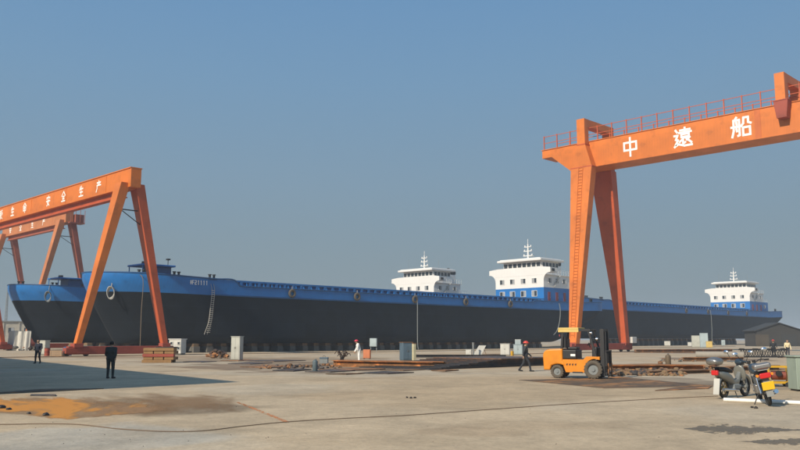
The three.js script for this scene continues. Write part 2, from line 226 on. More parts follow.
// ---------------------------------------------------------------- ships
const SL = 114, KEEL = 1.2;
function shipHull(parent) {
  const topY = x => 9.0 + 0.78 * smooth(18.2, 17.6, x) + 0.55 * Math.pow(clamp(1 - x / 18), 1.6) + 0.35 * smooth(86, 88, x) + 0.35 * smooth(100, 112, x);
  const bandY = x => 7.55 + 0.3 * Math.pow(clamp(1 - x / 20), 1.5) + 0.3 * smooth(98, 112, x);
  const xs = y => 4.6 * Math.pow(clamp((9.6 - y) / 8.4), 1.15), xe = y => SL - 18 * clamp((7.6 - y) / 6.4);
  const hb = (x, y) => { const t = clamp((x - xs(y)) / lerp(16, 9.5, clamp((y - 1.2) / 8))); let b = 8 * Math.pow(1 - Math.pow(1 - t, 2.1), 0.62); const e = clamp((x - (xe(y) - 5)) / 5); b *= 1 - 0.16 * e * e * e; const q = y - KEEL; if (q < 1.3) b -= (1.3 - Math.sqrt(Math.max(0, 1.69 - (1.3 - q) ** 2))) * clamp(b / 4); return Math.max(b, 0.02); };
  const st = []; for (let i = 0; i <= 26; i++) st.push(0.13 * Math.pow(i / 26, 1.6)); for (let i = 1; i <= 26; i++) st.push(0.13 + 0.77 * i / 26); for (let i = 1; i <= 14; i++) st.push(0.9 + 0.1 * i / 14); st.push(17.5 / SL, 18.3 / SL, 85.9 / SL, 88.1 / SL); st.sort((a, b) => a - b);
  function skin(levels) { // levels: functions of s-derived x giving y
    const P = [], I = []; const nl = levels.length, ns = st.length;
    for (const sd of [1, -1]) for (let i = 0; i < ns; i++) for (let j = 0; j < nl; j++) { const xg = st[i] * SL, y = levels[j](xg), x = lerp(xs(y), xe(y), st[i]); P.push(x, y, sd * hb(x, y)); }
    const id = (s, i, j) => (s * ns + i) * nl + j;
    for (let s = 0; s < 2; s++) for (let i = 0; i < ns - 1; i++) for (let j = 0; j < nl - 1; j++) { const a = id(s, i, j), b = id(s, i + 1, j), c = id(s, i + 1, j + 1), d = id(s, i, j + 1); if (s === 0) I.push(a, b, c, a, c, d); else I.push(a, c, b, a, d, c); }
    for (let j = 0; j < nl - 1; j++) { const a = id(0, ns - 1, j), b = id(1, ns - 1, j), c = id(1, ns - 1, j + 1), d = id(0, ns - 1, j + 1); I.push(a, b, c, a, c, d); }
    return { P, I, id, ns, nl };
  }
  const fin = ({ P, I }) => { const q = new THREE.BufferGeometry(); q.setAttribute('position', new THREE.Float32BufferAttribute(P, 3)); q.setIndex(I); q.computeVertexNormals(); return q; };
  const lo = [0, 0.12, 0.35, 0.7, 1.15, 1.9, 3, 4.2, 5.3].map(d => x => KEEL + d); lo.push(x => bandY(x));
  const low = skin(lo); for (let i = 0; i < low.ns - 1; i++) { const a = low.id(0, i, 0), b = low.id(0, i + 1, 0), c = low.id(1, i + 1, 0), d = low.id(1, i, 0); low.I.push(a, c, b, a, d, c); }
  part('hull', fin(low), 'hull_black', parent);
  part('hull_band', fin(skin([0, 0.33, 0.66, 1].map(k => x => lerp(bandY(x), topY(x), k)))), 'hull_blue', parent);
  // main deck
  const dk = { P: [], I: [] }; for (let i = 0; i < st.length; i++) { const y = 8.55, x = lerp(xs(y), xe(y), st[i]), b = hb(x, y) - 0.02; dk.P.push(x, y, b, x, y, -b); if (i) { const k = 2 * i; dk.I.push(k - 2, k, k + 1, k - 2, k + 1, k - 1); } }
  part('deck', fin(dk), 'deck_red', parent);
  // bulwark rail cap
  const rail = []; for (const sd of [1, -1]) { const pts = []; for (let i = 0; i < st.length; i++) { const y = topY(st[i] * SL), x = lerp(xs(y), xe(y), st[i]); pts.push(V(x, y + 0.02, sd * hb(x, y))); } rail.push(tube(pts, 0.09, 220, 6)); }
  part('bulwark_rail', rail, 'dark_blue', parent);
  // hatch coaming with stays
  const co = [bx(18, 90, 8.55, 9.62, 6.6, 6.75), bx(18, 90, 8.55, 9.62, -6.75, -6.6), bx(18, 18.15, 8.55, 9.62, -6.6, 6.6), bx(89.85, 90, 8.55, 9.62, -6.6, 6.6), bx(17.9, 90.1, 9.622, 9.7, 6.5, 7.05), bx(17.9, 90.1, 9.622, 9.7, -7.05, -6.5)];
  part('hatch_coaming', co, 'hull_blue', parent);
  const stays = []; for (let x = 18.6; x < 89.6; x += 1.45) for (const s of [1, -1]) stays.push(hexa([V(x, 8.56, s * 6.76), V(x, 8.56, s * 7.5), V(x + 0.12, 8.56, s * 7.5), V(x + 0.12, 8.56, s * 6.76)], [V(x, 9.61, s * 6.76), V(x, 9.61, s * 7.02), V(x + 0.12, 9.61, s * 7.02), V(x + 0.12, 9.61, s * 6.76)]));
  part('coaming_stay', stays, 'hull_blue', parent);
  const posts = [bx(14.4, 90.5, 9.58, 9.8, 7.9, 7.99), bx(14.4, 90.5, 9.58, 9.8, -7.99, -7.9)]; for (let x = 15.4; x < 90; x += 1.5) for (const s of [7.945, -7.945]) posts.push(bx(x, x + 0.42, 9.0, 9.578, s - 0.04, s + 0.04));
  part('pierced_bulwark', posts, 'hull_blue', parent);
  // rubbing strake
  part('rubbing_strake', [bx(14, 100, 7.62, 7.74, 7.98, 8.08)], 'dark_blue', parent);
  return { topY, hb };
}
function windowAt(parent, faceTurn, x, y, z, w, h, panes = 2, dark = true, frameMat = 'white') {
  const gp = new THREE.Group(); gp.name = 'window'; gp.position.set(x, y, z); gp.rotation.y = faceTurn; parent.add(gp); // faces local +z
  const t = 0.07; part('frame', [bx(-w / 2 - t, w / 2 + t, h / 2, h / 2 + t, -0.05, 0.06), bx(-w / 2 - t, w / 2 + t, -h / 2 - t, -h / 2, -0.05, 0.06), bx(-w / 2 - t, -w / 2, -h / 2, h / 2, -0.05, 0.06), bx(w / 2, w / 2 + t, -h / 2, h / 2, -0.05, 0.06)], frameMat, gp);
  for (let k = 0; k < panes; k++) { const pw = w / panes; part('pane', [bx(-w / 2 + k * pw + (k ? 0.03 : 0), -w / 2 + (k + 1) * pw - (k < panes - 1 ? 0.03 : 0), -h / 2, h / 2, -0.04, 0.025)], (k % 2 === (dark ? 1 : 0) && panes === 2) ? 'curtain_glass' : 'glass', gp); }
  return gp;
}
function shipHouse(parent, X0 = 92.9) {
  const west = -Math.PI / 2;
  part('deckhouse', [bx(X0, X0 + 12.5, 8.5, 12.3, -6.2, 6.2)], 'hull_blue', parent);
  part('accommodation', [bx(X0 - 0.004, X0 + 9.5, 12.302, 14.85, -6.204, 6.204)], 'white', parent);
  // bridge deck, front parapet with wings and curved brackets
  const s = new THREE.Shape(); s.moveTo(-7.9, 16.35); s.lineTo(-7.9, 15.35); s.quadraticCurveTo(-6.35, 15.3, -6.21, 13.7); s.lineTo(-6.21, 14.86); s.lineTo(6.21, 14.86); s.lineTo(6.21, 13.7); s.quadraticCurveTo(6.35, 15.3, 7.9, 15.35); s.lineTo(7.9, 16.35); s.lineTo(5.6, 16.6); s.lineTo(-5.6, 16.6); s.closePath();
  const fr_ = new THREE.ExtrudeGeometry(s, { depth: 0.14, bevelEnabled: false, curveSegments: 8 }); fr_.rotateY(-Math.PI / 2); fr_.translate(X0 + 0.12, 0, 0);
  part('bridge_front', fr_, 'white', parent);
  part('bridge_deck', [bx(X0 + 0.13, X0 + 9.8, 14.86, 15.0, -6.4, 6.4), bx(X0 + 0.13, X0 + 2.4, 15.3, 15.42, 6.42, 7.85), bx(X0 + 0.13, X0 + 2.4, 15.3, 15.42, -7.85, -6.42)], 'white', parent);
  for (const s of [1, -1]) part('wing_parapet', [bx(X0 + 0.13, X0 + 2.4, 15.43, 16.3, s * 7.84 - 0.06, s * 7.84 + 0.06), bx(X0 + 2.3, X0 + 2.396, 15.43, 16.3, Math.min(s * 6.4, s * 7.79), Math.max(s * 6.4, s * 7.79))], 'white', parent);
  part('side_light', [bx(X0 + 0.5, X0 + 1.3, 15.55, 16.1, 7.91, 8.1)], 'black', parent);
  const wh = part('wheelhouse', [bx(X0 + 0.7, X0 + 7.6, 15.0, 16.62, -5.2, 5.2), bx(X0 + 1.2, X0 + 7.3, 16.62, 17.9, -4.9, 4.9)], 'white', parent);
  for (let k = 0; k < 8; k++) windowAt(parent, west, X0 + 1.12, 17.18, -4.25 + k * 1.215, 0.92, 0.86, 1, true);
  for (let k = 0; k < 5; k++) windowAt(parent, 0, X0 + 1.9 + k * 1.18, 17.18, 4.98, 0.86, 0.86, 1, true);
  part('wheelhouse_roof', [rbx(X0 - 0.1, X0 + 8.4, 17.9, 18.38, -5.7, 5.7, 0.12), rbx(X0 + 0.3, X0 + 8, 18.38, 18.55, -5.2, 5.2, 0.06)], 'white', parent);
  [-4.4, -1.7, 1.1, 3.9].forEach((z, k) => { windowAt(parent, west, X0 - 0.03, 13.75, z, 1.15, 0.95, 2, k < 2); windowAt(parent, west, X0 - 0.03, 11.1, z, 1.2, 1.1, 2, k % 2 === 0); });
  for (let k = 0; k < 3; k++) windowAt(parent, 0, X0 + 2.2 + k * 2.6, 13.75, 6.23, 1.0, 0.9, 2, true);
  [1.4, 4.2, 7.0].forEach(x => { const d = part('door', [bx(X0 + x, X0 + x + 0.85, 9.3, 11.4, 6.2, 6.26)], 'door_red', parent); part('handle', [bx(X0 + x + 0.7, X0 + x + 0.78, 10.2, 10.35, 6.26, 6.32)], 'steel', d); });
  windowAt(parent, 0, X0 + 10, 10.9, 6.23, 0.9, 0.9, 2, true);
  // railings aft of the bridge and on the house top
  const rl = []; for (let k = 0; k <= 8; k++) { const x = X0 + 2.6 + k * 0.9; for (const z of [6.3, -6.3]) rl.push(bar(V(x, 15.0, z), V(x, 16.0, z), 0.025, 5)); } for (const z of [6.3, -6.3]) for (const y of [15.5, 16.0]) rl.push(bar(V(X0 + 2.5, y, z), V(X0 + 9.8, y, z), 0.025, 5));
  for (let k = 0; k <= 3; k++) { const x = X0 + 9.7 + k * 0.9; for (const z of [6.1, -6.1]) rl.push(bar(V(x, 12.3, z), V(x, 13.3, z), 0.025, 5)); } for (const z of [6.1, -6.1]) for (const y of [12.8, 13.3]) rl.push(bar(V(X0 + 9.6, y, z), V(X0 + 12.4, y, z), 0.025, 5));
  part('railing', rl, 'white', parent);
  const f = part('funnel', [rbx(X0 + 9.9, X0 + 12.2, 12.3, 17.6, -2.4, 2.4, 0.25)], 'white', parent); part('funnel_cap', [rbx(X0 + 9.85, X0 + 12.25, 17.6, 18.5, -2.45, 2.45, 0.2), cyl(X0 + 11, 18.8, 1, 0.3, 0.9), cyl(X0 + 11, 18.8, -1, 0.25, 0.8)], 'black', f);
  // inclined ladder on the side
  const ld = [beamBetween(V(X0 + 3.2, 12.5, 6.75), V(X0 + 5.4, 14.9, 6.75), 0.06, 0.16), beamBetween(V(X0 + 3.2, 12.5, 6.3), V(X0 + 5.4, 14.9, 6.3), 0.06, 0.16)]; for (let k = 0; k < 9; k++) ld.push(bx(X0 + 3.3 + k * 0.25, X0 + 3.5 + k * 0.25, 12.62 + k * 0.27, 12.66 + k * 0.27, 6.34, 6.72));
  part('stair', ld, 'off_white', parent);
  // mast with three crosstrees
  const mx = X0 + 3.4, ms = part('mast', [bar(V(mx, 18.5, 0), V(mx, 21.9, 0), 0.22, 10, 0.13), bar(V(mx, 21.9, 0), V(mx, 23.0, 0), 0.06, 6), bar(V(mx, 18.5, 0), V(mx + 1.2, 20.4, 0), 0.06, 6)], 'white', parent);
  [[19.4, 1.15], [20.4, 1.0], [21.3, 0.85]].forEach(([y, w]) => part('crosstree', [beamBetween(V(mx, y, -w), V(mx, y, w), 0.4, 0.14), cyl(mx, y + 0.22, w * 0.9, 0.12, 0.3), cyl(mx, y + 0.22, -w * 0.9, 0.12, 0.3)], 'white', ms));
  part('antenna', [bar(V(mx + 1, 18.5, 3.8), V(mx + 1, 20.6, 3.8), 0.03, 5), bar(V(mx - 1, 18.5, -4.4), V(mx - 1, 21.2, -4.4), 0.025, 5), bar(V(mx + 2.5, 18.5, -3), V(mx + 2.5, 20.2, -3), 0.03, 5), bx(mx - 0.8, mx - 0.6, 19.1, 19.25, 0.7, 2.2), bar(V(mx - 0.7, 18.5, 1.45), V(mx - 0.7, 19.1, 1.45), 0.06, 6)], 'grey_metal', parent);
}
function shipFittings(parent) {
  // forecastle store with an overhanging flat roof
  part('forecastle_house', [bx(8.9, 11.5, 8.5, 11.6, -1.8, 1.4), bx(7.9, 8.9, 8.5, 10.2, -0.4, 1.0)], 'dark_blue', parent);
  part('forecastle_roof', [rbx(6.9, 11.9, 11.6, 11.85, -2.3, 1.9, 0.06)], 'hull_blue', parent);
  const pl = []; for (const [x, z] of [[7.1, 1.7], [7.1, -2.1]]) pl.push(bar(V(x, 8.5, z), V(x, 11.6, z), 0.07, 6)); part('roof_post', pl, 'hull_blue', parent);
  const w = part('windlass', [cyl(8.6, 9.6, 1.4, 0.5, 1.4, 'z'), cyl(8.6, 9.6, -1.6, 0.5, 1.4, 'z'), bx(7.9, 9.4, 8.5, 9.3, -2.6, 2.4), cyl(6.2, 9.4, 2.2, 0.4, 1.2, 'z')], 'grey_metal', parent);
  part('mast_lamp', [bar(V(11.2, 11.85, 1.0), V(11.2, 12.8, 1.0), 0.05, 6), bx(11.0, 11.4, 12.6, 12.8, 0.75, 1.3)], 'black', parent);
  part('roof_ventilator', [cyl(7.9, 12.03, 0.6, 0.42, 0.42, 'y', 14, 0.36)], 'black', parent);
  const bol = (x, z, y) => part('bollard', [cyl(x, y + 0.32, z, 0.16, 0.64, 'y', 12), cyl(x + 0.65, y + 0.32, z, 0.16, 0.64, 'y', 12), cyl(x, y + 0.62, z, 0.24, 0.12, 'y', 12), cyl(x + 0.65, y + 0.62, z, 0.24, 0.12, 'y', 12), bx(x - 0.3, x + 0.95, y - 0.12, y + 0.02, z - 0.25, z + 0.25)], 'black', parent);
  bol(0.9, 1.6, 10.2); bol(4.6, 5.6, 9.98); bol(8.6, 7.4, 9.85); bol(13.7, 7.75, 9.74); bol(109.8, 6.4, 9.78); bol(5.0, -5.6, 9.95);
  part('stern_winch', [cyl(107.5, 9.3, 2.5, 0.6, 2, 'z'), bx(106.6, 108.4, 8.5, 9.0, 1, 4)], 'grey_metal', parent);
}
const ship1 = thing('cargo_ship', 'long black and blue cargo ship, its white bridge beside the tall orange gantry leg', 'ship', V(45.6, 0, -103.2));
{ shipHull(ship1); shipHouse(ship1); shipFittings(ship1);
  const nm = new THREE.Group(); ['hull_mark', 'two', 'one', 'one', 'one', 'one'].forEach((q, k) => { part('name_lettering', put(glyph(q, k ? 0.34 : 0.55, 0.62, 0.1), 10.9 + (k ? 0.12 : 0) + k * 0.42, 9.2, 8.012), 'char_white', ship1); });
}
const ship2 = copyOf(ship1, V(47.7, 0, -135.6), 0, 'black and blue cargo ship lying behind another, only its bow and upper bridge showing');
const ship3 = copyOf(ship1, V(160.5, 0.6, -115.6), 0, 'black and blue cargo ship farthest along the slip, standing beside the dark gabled shed');
for (const s of [ship2, ship3]) for (const c of [...s.children]) if (c.name === 'name_lettering') s.remove(c);
ship3.scale.set(1.2, 1.1, 1.07);
ship1.userData.group = ship2.userData.group = ship3.userData.group = 'cargo ships on the slip';

// blocks the hulls stand on
const KB = [bx(-0.45, 0.45, 0, 0.72, -0.8, 0.8)], blockA = thing('keel_block', '', 'support block', V(0, 0, 0), 0);
part('concrete_base', [rbx(-0.5, 0.5, 0, 0.8, -0.9, 0.9, 0.05)], 'concrete_block', blockA); part('timber_cap', [bx(-0.42, 0.42, 0.802, 1.196, -0.7, 0.7)], 'timber', blockA);
{
  let first = true; const row = (x0, x1, step, z, y, label, group) => { for (let x = x0; x <= x1; x += step) { const p = V(x + rr(-0.2, 0.2), 0, z + rr(-0.2, 0.2)), o = first ? blockA : copyOf(blockA, p, 0); if (first) { blockA.position.copy(p); first = false; } o.userData.label = label; o.userData.group = group; o.scale.y = y; } };
  row(56, 138, 2.3, -97.6, 1, 'concrete block with timber cap under the ship beside the tall gantry leg', 'blocks under the front ship');
  row(184, 262, 2.8, -110, 1.9 / 1.2, 'concrete block with timber cap under the ship beside the dark gabled shed', 'blocks under the ship by the shed');
  row(56, 66, 2.3, -130, 1, 'concrete block with timber cap under the bow of the ship lying behind', 'blocks under the ship behind');
}
// timber cradles along the keels
for (const [x, L, z, h, lab] of [[60, 84, -103.2, 1.19, 'long dark timber keel cradle under the ship beside the tall gantry leg'], [186, 84, -115.6, 1.9, 'long dark timber keel cradle under the ship beside the gabled shed'], [60, 84, -135.6, 1.19, 'long dark timber keel cradle under the ship lying behind']]) { const o = thing('keel_cradle', lab, 'cradle', V(x, 0, z)); for (let k = 0; k < 12; k++) part('baulk', [rbx(k * L / 12, (k + 1) * L / 12 - 0.06, 0, h, -0.7, 0.7, 0.04)], 'timber', o); }
// tyres hung over the side
{
  const tr = new THREE.TorusGeometry(0.46, 0.19, 10, 24); const ty = thing('tyre_fender', 'black tyre hung on the blue side of the front ship', 'tyre', V(72.8, 8.35, -94.94), 0, 'tyres along the front ship');
  part('tyre', tr, 'dusty_rubber', ty); part('lashing', tube([V(0, 0.3, 0), V(-0.06, 0.62, 0.05), V(0.02, 1.0, -0.05)], 0.035, 10, 5), 'rope', ty);
  for (const x of [85.5, 98.5, 111.6, 124.6]) copyOf(ty, V(x, 8.35, -94.94), 0);
  for (const x of [222, 236, 250, 264]) copyOf(ty, V(x, 9.75, -106.98), 0, 'black tyre hung on the blue side of the ship by the gabled shed', 'tyres along the ship by the shed');
}
// rope ladder, hoses, rope coils
{
  const rl = thing('rope_ladder', 'pale rope ladder hanging down the front ship near its bow', 'rope ladder', V(59.3, 0, -95.0));
  const L = (dx) => [V(dx, 9.1, -0.12), V(dx, 8.3, 0.18), V(dx - 0.15, 6, 0.2), V(dx - 0.35, 4, 0.14), V(dx - 0.8, 2.4, -0.05)]; part('rope', [tube(L(0), 0.035, 30, 5), tube(L(0.42), 0.035, 30, 5)], 'rope', rl);
  const rg = []; for (let k = 0; k < 22; k++) { const y = 8.2 - k * 0.265, o = -0.04 - 0.5 * Math.pow((8.2 - y) / 6, 2) * 1.2; rg.push(rbx(o, o + 0.44, y, y + 0.05, 0.1, 0.28, 0.02)); } part('rung', rg, mat('pale_wood', C(0.6, 0.57, 0.5)), rl);
  const hose = (x, z, pts, label) => single('hose', label, 'hose', tube(pts, 0.07, 40, 6), 'grey_metal', V(x, 0, z));
  hose(98.9, -94.9, [V(0, 9.1, -0.1), V(0, 8, 0.1), V(0, 5, 0.12), V(0.02, 2.2, 0.1), V(0.05, 1.0, 0.1), V(0.1, 0.07, 0.2)], 'grey hose hanging straight down the middle of the front ship');
  hose(140.9, -94.9, [V(0, 9, -0.1), V(0, 7.8, 0.12), V(-0.3, 5.5, 0.12), V(-1.4, 3.4, 0.1), V(-2.4, 2.6, 0)], 'grey hose sagging down the front ship below its bridge');
  single('hose', 'thin brownish hose hanging down the front ship near its stem', 'hose', tube([V(-0.1, 10.0, -0.7), V(0, 9.5, 0.1), V(0, 5, 0.15), V(0.02, 0.08, 0.2)], 0.045, 30, 6), mat('brown_rope', C(0.2, 0.15, 0.1), { roughness: 0.95 }), V(50.0, 0, -96.3));
  hose(237.5, -106.9, [V(0, 10.4, -0.1), V(0, 8.7, 0.1), V(0, 5, 0.12), V(0, 1.2, 0.1), V(0.6, 0.07, 0.7)], 'grey hose hanging straight down the ship by the gabled shed');
  const coil = (p, label, m) => { const gs = []; for (let k = 0; k < 4; k++) { const q = new THREE.TorusGeometry(0.5 + 0.03 * k, 0.06, 6, 22); q.scale(0.75, 1.35, 1); q.rotateY(-0.7 + k * 0.12); q.rotateZ(0.15 * k - 0.3); q.translate(-0.05 * k, 0, 0.05 * k); gs.push(q); } gs.push(tube([V(0, 0.6, 0), V(0.1, 1.3, -0.1), V(0.35, 2.2, -0.45)], 0.05, 10, 5)); return single('rope_coil', label, 'rope', gs, m, p); };
  coil(V(47.4, 7.6, -99.3), 'pale coiled mooring rope hanging at the bow of the front ship', 'rope');
  coil(V(51.4, 8.35, -129.1), 'coiled mooring rope hanging at the bow of the ship lying behind', 'grey_metal');
}
// ---------------------------------------------------------------- gantry cranes
mat('splice_orange', C(0.64, 0.155, 0.025), { map: grime, roughness: 0.55 }); mat('faded_orange', C(0.58, 0.21, 0.075), { map: grime, roughness: 0.6 });
function bogie(x, z, m, parent) { const t = part('bogie', [rbx(x - 1.3, x + 1.3, 0.3, 0.9, z - 0.42, z + 0.42, 0.06), rbx(x - 0.5, x + 0.5, 0.9, 1.35, z - 0.5, z + 0.5, 0.05)], m, parent); for (const dx of [-1, 1]) part('wheel', [cyl(x + dx, 0.4, z, 0.36, 0.2, 'z', 20), cyl(x + dx, 0.4, z, 0.14, 0.5, 'z', 12)], 'black', t); return t; }
function legGeo(b, t, bw, tw) { // box leg between foot b and head t; bw, tw = [east-west, north-south] half widths
  const q = (p, w) => [V(p.x - w[0], p.y, p.z + w[1]), V(p.x + w[0], p.y, p.z + w[1]), V(p.x + w[0], p.y, p.z - w[1]), V(p.x - w[0], p.y, p.z - w[1])]; return hexa(q(b, bw), q(t, tw));
}
function smallCrane({ label, X, zs, zn, top, gh, gw, spread, m, m2, chars, capH, platform }) {
  const t = thing('gantry_crane', label, 'crane', V(X, 0, 0), 0, 'gantry cranes'); const b = top - gh;
  const gd = part('girder', [bx(-gw / 2, gw / 2, b, top, zn, zs)], m, t);
  part('girder_flange', [bx(-gw / 2 - 0.1, gw / 2 + 0.1, top - 0.06, top + 0.04, zn, zs + 0.02), bx(-gw / 2 - 0.12, gw / 2 + 0.12, b - 0.06, b + 0.05, zn + 1, zs - 1)], m, t);
  part('hoist_beam', [bx(-0.12, 0.12, b - 0.75, b - 0.06, zn + 2, zs - 2.6), bx(-0.38, 0.38, b - 0.86, b - 0.75, zn + 2, zs - 2.6)], m2, t);
  const ribs = []; for (let z = zs - 6; z > zn; z -= 11) ribs.push(bx(-gw / 2 - 0.03, -gw / 2, b + 0.05, top - 0.06, z - 0.06, z + 0.06)); for (const q of ribs) part('splice_plate', q, m, t);
  for (const z of [zs - 1.4, zn + 1.4]) {
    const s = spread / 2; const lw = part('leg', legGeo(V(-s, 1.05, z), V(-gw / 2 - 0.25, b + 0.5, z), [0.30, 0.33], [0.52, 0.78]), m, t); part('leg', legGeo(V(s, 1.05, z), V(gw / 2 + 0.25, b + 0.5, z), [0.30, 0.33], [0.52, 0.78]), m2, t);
    part('cross_tie', [beamBetween(V(-gw / 2 - 1.2, b - 2.4, z), V(gw / 2 + 1.1, b - 2.4, z), 0.12, 0.12), beamBetween(V(-gw / 2 - 0.4, b - 2.4, z), V(gw / 2 + 1.3, b - 4.2, z), 0.08, 0.08)], 'black', t);
    part('sill_beam', [rbx(-s - 1.0, s + 1.0, 0.2, 1.05, z - 0.3, z + 0.3, 0.05)], 'sill_red', t); bogie(-s, z, 'sill_red', t); bogie(s, z, 'sill_red', t);
  }
  chars.forEach(([q, n]) => part('painted_character', put(faceWest(glyph(q, capH * 0.95, capH, capH * 0.12)), -gw / 2 - 0.008, b + gh * 0.5, -n), 'char_white', t));
  if (platform) { const pf = part('end_platform', [bx(-0.2, 2.6, b - 0.1, b + 0.1, zs - 1.2, zs + 0.6), bx(0.9, 2.5, b + 0.1, b + 1.6, zs - 1.1, zs + 0.4)], m2, t); const r = []; for (let k = 0; k < 4; k++) r.push(bar(V(k * 0.85, b, zs + 0.58), V(k * 0.85, b + 2.4, zs + 0.58), 0.05, 5)); part('railing', r, m2, pf); }
  return t;
}
smallCrane({ label: 'orange gantry crane standing astride the bow of the front ship', X: 41.8, zs: -82.9, zn: -135.4, top: 20.5, gh: 2.15, gw: 1.2, spread: 10.0, m: 'orange', m2: 'red_orange', capH: 1.35,
  chars: [['chan', 90.8], ['sheng', 95.5], ['quan', 100.6], ['an', 105.3], ['ming', 113.2], ['sheng', 117.6], ['ai', 122]] });
smallCrane({ label: 'faded red gantry crane rising behind the ships\' bows', X: 61.3, zs: -146.4, zn: -178, top: 24.9, gh: 2.1, gw: 1.4, spread: 12.2, m: 'faded_orange', m2: 'old_red', capH: 1.25, platform: true,
  chars: [['chan', 156.5], ['sheng', 162], ['quan', 168], ['an', 173.5]] });
{ // the tall crane
  const t = thing('gantry_crane', 'tall orange gantry crane with tapered legs, three large white characters and railed girder', 'crane', V(1.5, 0, 0), 0, 'gantry cranes');
  const x0 = 94.6, x1 = 98.1, b = 25.2, tp = 28.75, zN = -67.0, zS = -4;
  // girder: side profile in north-south with a haunched end, extruded east-west
  const s = new THREE.Shape(); s.moveTo(-zN, tp); s.lineTo(-zN, tp - 1.15); s.lineTo(-zN - 1.6, tp - 1.15); s.lineTo(-zN - 4.6, b); s.lineTo(-zS, b); s.lineTo(-zS, tp); s.closePath();
  const gd = new THREE.ExtrudeGeometry(s, { depth: x1 - x0, bevelEnabled: false }); gd.rotateY(Math.PI / 2); gd.translate(x0, 0, 0); // shape x (north) -> -z
  part('girder', gd, 'orange', t);
  part('girder_flange', [bx(x0 - 0.12, x1 + 0.12, tp, tp + 0.08, zN - 0.1, zS), bx(x0 - 0.12, x1 + 0.12, b - 0.08, b, zN + 4.7, zS)], 'orange', t);
  part('splice_plate', [bx(x0 - 0.03, x0, b + 0.02, tp - 0.02, -36.7, -36.0)], 'splice_orange', t);
  // legs pass outside the girder and are tied over it
  for (const [zc, seen] of [[-59.8, 1], [-10, 0]]) {
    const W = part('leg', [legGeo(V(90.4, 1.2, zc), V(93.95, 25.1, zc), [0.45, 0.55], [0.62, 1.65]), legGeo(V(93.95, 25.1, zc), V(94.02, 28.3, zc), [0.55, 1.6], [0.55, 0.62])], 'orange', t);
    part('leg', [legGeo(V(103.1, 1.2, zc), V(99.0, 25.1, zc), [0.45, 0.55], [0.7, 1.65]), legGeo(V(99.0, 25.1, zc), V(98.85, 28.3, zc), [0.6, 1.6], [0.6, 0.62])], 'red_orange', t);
    part('portal_frame', [bx(93.5, 94.5, 28.32, 31.9, zc - 0.62, zc + 0.62), bx(100.1, 101.2, 28.9, 31.9, zc - 0.62, zc + 0.62), bx(94.5, 100.1, 30.9, 31.896, zc - 0.6, zc + 0.6), bx(98.3, 101.2, 28.33, 28.9, zc - 0.6, zc + 0.6)], 'orange', t);
    part('collar', [bx(93.42, 94.58, 28.22, 28.36, zc - 0.7, zc + 0.7)], 'red_orange', t); part('collar', [bx(93.3, 94.59, 25.0, 25.14, zc - 1.72, zc + 1.72)], 'red_orange', t);
    if (seen) { const ld = []; const A = y => V(lerp(90.4 - 0.45, 93.95 - 0.62, (y - 1.2) / 23.9) - 0.07, y, zc); for (const o of [-0.32, 0.32]) ld.push(beamBetween(V(A(2).x, 2, zc + o), V(A(25).x, 25, zc + o), 0.035, 0.05)); for (let y = 2.3; y < 25; y += 0.42) ld.push(bx(A(y).x - 0.01, A(y).x + 0.05, y, y + 0.04, zc - 0.31, zc + 0.31)); part('ladder', ld, 'orange', W); }
    part('sill_beam', [rbx(89.2, 104.6, 0.35, 1.2, zc - 0.4, zc + 0.4, 0.06)], 'sill_red', t); bogie(90.4, zc, 'sill_red', t); bogie(103.1, zc, 'sill_red', t);
    part('drive_box', [rbx(103.8, 105.0, 1.22, 2.1, zc + 0.1, zc + 0.9, 0.05)], 'off_white', t);
  }
  // trolley straddling the girder
  const zc = -33.2; const tr = part('trolley_frame', [bx(93.4, 94.5, 28.95, 32.2, zc - 0.55, zc + 0.55), bx(98.2, 99.3, 28.95, 32.2, zc - 0.55, zc + 0.55), bx(94.5, 98.2, 31.2, 32.196, zc - 0.53, zc + 0.53)], 'orange', t);
  part('trolley_shoe', [legGeo(V(93.95, 26.9, zc), V(93.95, 28.9, zc), [0.55, 0.55], [0.6, 0.8]), bx(93.3, 94.59, 28.9, 29.0, zc - 0.85, zc + 0.85)], 'sill_red', tr);
  // railings on both edges of the girder top
  for (const [x, h] of [[x0 + 0.12, 1.9], [x1 - 0.12, 1.5]]) {
    for (let n = -zN - 0.3; n > 8; n -= 2.2) { if (Math.abs(n - 60) < 0.8) continue; part('railing_post', [bx(x - 0.06, x + 0.06, tp + 0.08, tp + h + 0.2, -n - 0.06, -n + 0.06)], 'red_orange', t); }
    for (const k of [1, 0.5]) part('rail', [bx(x - 0.035, x + 0.035, tp + 0.08 + h * k - 0.035, tp + 0.08 + h * k + 0.035, zN + 0.2, zS)], 'red_orange', t);
  }
  [['zhong', 53.0, 2.2], ['yuan', 45.7, 2.5], ['chuan', 38.3, 2.5]].forEach(([q, n, w]) => part('painted_character', put(faceWest(glyph(q, w, 2.55, 0.27)), x0 - 0.009, 27.0, -n), 'char_white', t));
}
// crane rails on the concrete
for (const [x0, x1, z] of [[-20, 200, -84.3], [60, 260, -60]]) { const r = new THREE.Mesh(join([bx(x0, x1, 0.0, 0.06, z - 0.07, z + 0.07)]), mats.rust); r.name = numbered('rail'); r.userData.kind = 'structure'; r.receiveShadow = true; scene.add(r); }

